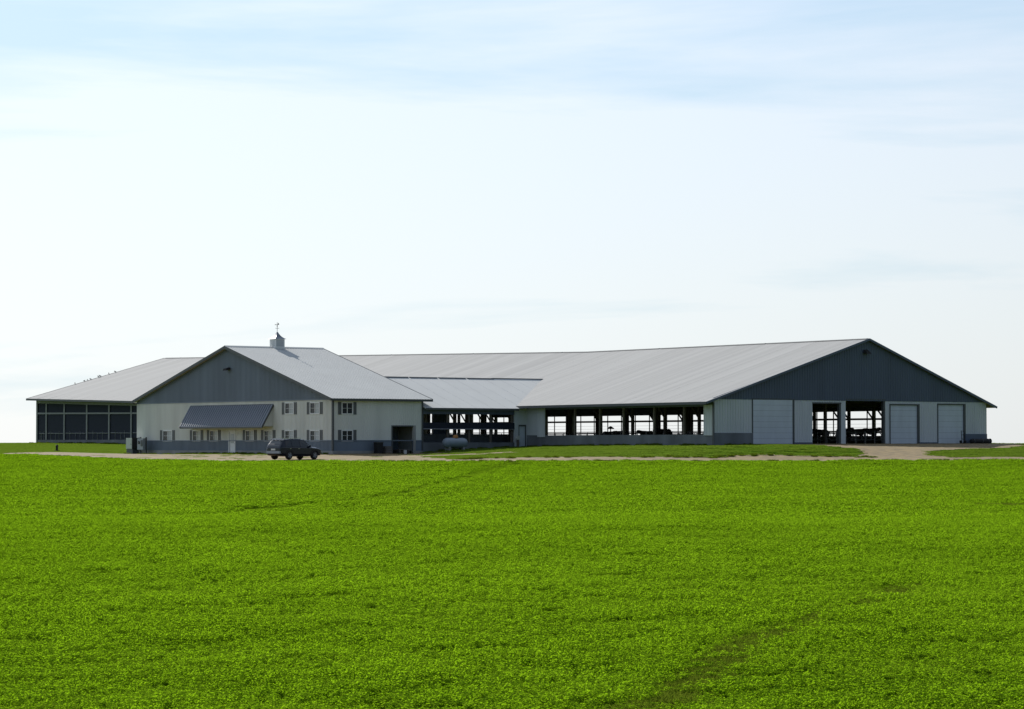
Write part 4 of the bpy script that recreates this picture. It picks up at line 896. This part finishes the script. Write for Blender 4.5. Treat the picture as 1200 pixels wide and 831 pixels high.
# --- cattle inside the barn
def cow_mesh():
    J = [(0, 0, 1.30, .28, .27), (.45, 0, 1.22, .33, .36), (.95, 0, 1.24, .30, .35), (1.25, 0, 1.34, .20, .24), (1.55, 0, 1.50, .13, .15), (1.72, 0, 1.52, .11, .12), (1.95, 0, 1.36, .075, .085), (-.35, 0, 1.32, .26, .22), (-.55, 0, 1.30, .06, .06), (-.62, 0, .95, .025, .025), (-.64, 0, .6, .035, .035)]
    E = [(7, 0), (0, 1), (1, 2), (2, 3), (3, 4), (4, 5), (5, 6), (7, 8), (8, 9), (9, 10)]
    def leg(root, pts):
        p = root
        for q in pts: J.append(q); E.append((p, len(J) - 1)); p = len(J) - 1
    for s in (-1, 1):
        leg(7, [(-.28, s * .20, .98, .13, .12), (-.38, s * .22, .52, .065, .07), (-.32, s * .22, .1, .05, .05), (-.24, s * .22, .03, .055, .04)])
        leg(2, [(1.0, s * .19, .86, .10, .1), (1.02, s * .19, .48, .062, .062), (1.0, s * .19, .1, .048, .048), (1.06, s * .19, .03, .055, .04)])
        leg(5, [(1.66, s * .17, 1.56, .03, .05), (1.62, s * .26, 1.54, .02, .045)])
    me = bpy.data.meshes.new('cow'); me.from_pydata([j[:3] for j in J], E, [])
    o = bpy.data.objects.new('cow', me); COL.objects.link(o)
    sk = o.modifiers.new('skin', 'SKIN'); sk.use_smooth_shade = True
    for i, j in enumerate(J): me.skin_vertices[0].data[i].radius = (j[3], j[4])
    me.skin_vertices[0].data[0].use_root = True
    o.modifiers.new('sub', 'SUBSURF').levels = 1; o.modifiers['sub'].render_levels = 1
    me.materials.append(M['cow'])
    # bake once so that every cow shares plain mesh data
    dg = bpy.context.evaluated_depsgraph_get(); m2 = bpy.data.meshes.new_from_object(o.evaluated_get(dg)); bpy.data.objects.remove(o)
    if not m2.materials: m2.materials.append(M['cow'])
    return m2
cm = cow_mesh()
ca = [(4, 46.5), (7.5, 47), (11, 46.3), (14.2, 47.2), (17.5, 46.4), (20.5, 46.9), (9.5, 51.8), (13, 52.2), (22.5, 51.9)]
cb = [(7.5, 33.2), (12.5, 34.2), (-18, 46), (-12, 47), (-24, 52)]
for i, (u, v) in enumerate(ca + cb):
    o = bpy.data.objects.new('cow', cm); COL.objects.link(o); X, Y = W(u, v); o.location = (X, Y, zS(u)); o.rotation_euler = (0, 0, ROTZ + R(90 * (1 if i % 3 else -1) + random.uniform(-25, 25)))
    s = random.uniform(.93, 1.03); o.scale = (s, s, s)
    if i < len(ca): tag(o, 'dark cow seen through the open doorways of the gable', 'cow', 'cows behind the gable doorways')
    else: tag(o, 'dark cow behind the low wall of the open barn side', 'cow', 'cows behind the long side wall')
# --- capped mineral feeder seen in the open side
X, Y = W(2.2, 30.5)
c = thing('mineral_feeder', X, Y, zS(2.2), 0, 'dark mushroom capped feeder post standing in the open barn side', 'feeder')
MB().cyl((0, 0, 0), (0, 0, 1.62), .05, n=8).build('post', M['black'], c); MB().lathe([(.34, 1.55), (.34, 1.6), (.2, 1.72), (.05, 1.8)], 16).build('cap', M['black'], c); MB().lathe([(.2, .75), (.28, .8), (.28, 1.0), (.22, 1.0), (.18, .8)], 14).build('tray', M['black'], c)
# --- birds along the left rake of the barn roof
def bird_mesh():
    me = MB(); me.lathe([(.004, -.20), (.03, -.16), (.045, -.10), (.075, .0), (.07, .06), (.04, .11), (.012, .135)], 10, 'x', (0, 0, .12))
    n_ = len(me.v); me.lathe([(.004, -.045), (.035, -.025), (.042, .005), (.03, .035), (.008, .075)], 8, 'x', (.12, 0, .21))
    me.cyl((.10, 0, .14), (.12, 0, .2), .045, .036, 8); me.cyl((.01, .03, -.01), (.01, .03, .07), .008, n=4); me.cyl((.01, -.03, -.01), (.01, -.03, .07), .008, n=4)
    o = me.build('perched_bird', M['bird'], None, smooth=True); return o
b0 = bird_mesh(); first = True
bl = [27.6, 28.9, 29.35, 29.8, 30.9, 31.15, 32.4, 33.3]
nm = ['leftmost and lowest bird on the sloping barn roof edge', 'second bird up the sloping barn roof edge', 'third bird up the sloping barn roof edge', 'fourth bird up the sloping barn roof edge', 'fifth bird up, left of a close pair on the roof edge', 'sixth bird up, right of a close pair on the roof edge', 'second highest bird on the sloping barn roof edge', 'rightmost and highest bird on the sloping barn roof edge']
for i, v in enumerate(bl):
    o = b0 if first else b0.copy()
    if not first: COL.objects.link(o)
    first = False
    X, Y = W(UE - .5, v); o.location = (X, Y, zroof(UE - .5, v) + .035); o.rotation_euler = (0, 0, random.uniform(0, 6.28)); s = random.uniform(.75, 1.0); o.scale = (s, s, s)
    tag(o, nm[i], 'bird', 'birds on the barn roof edge')
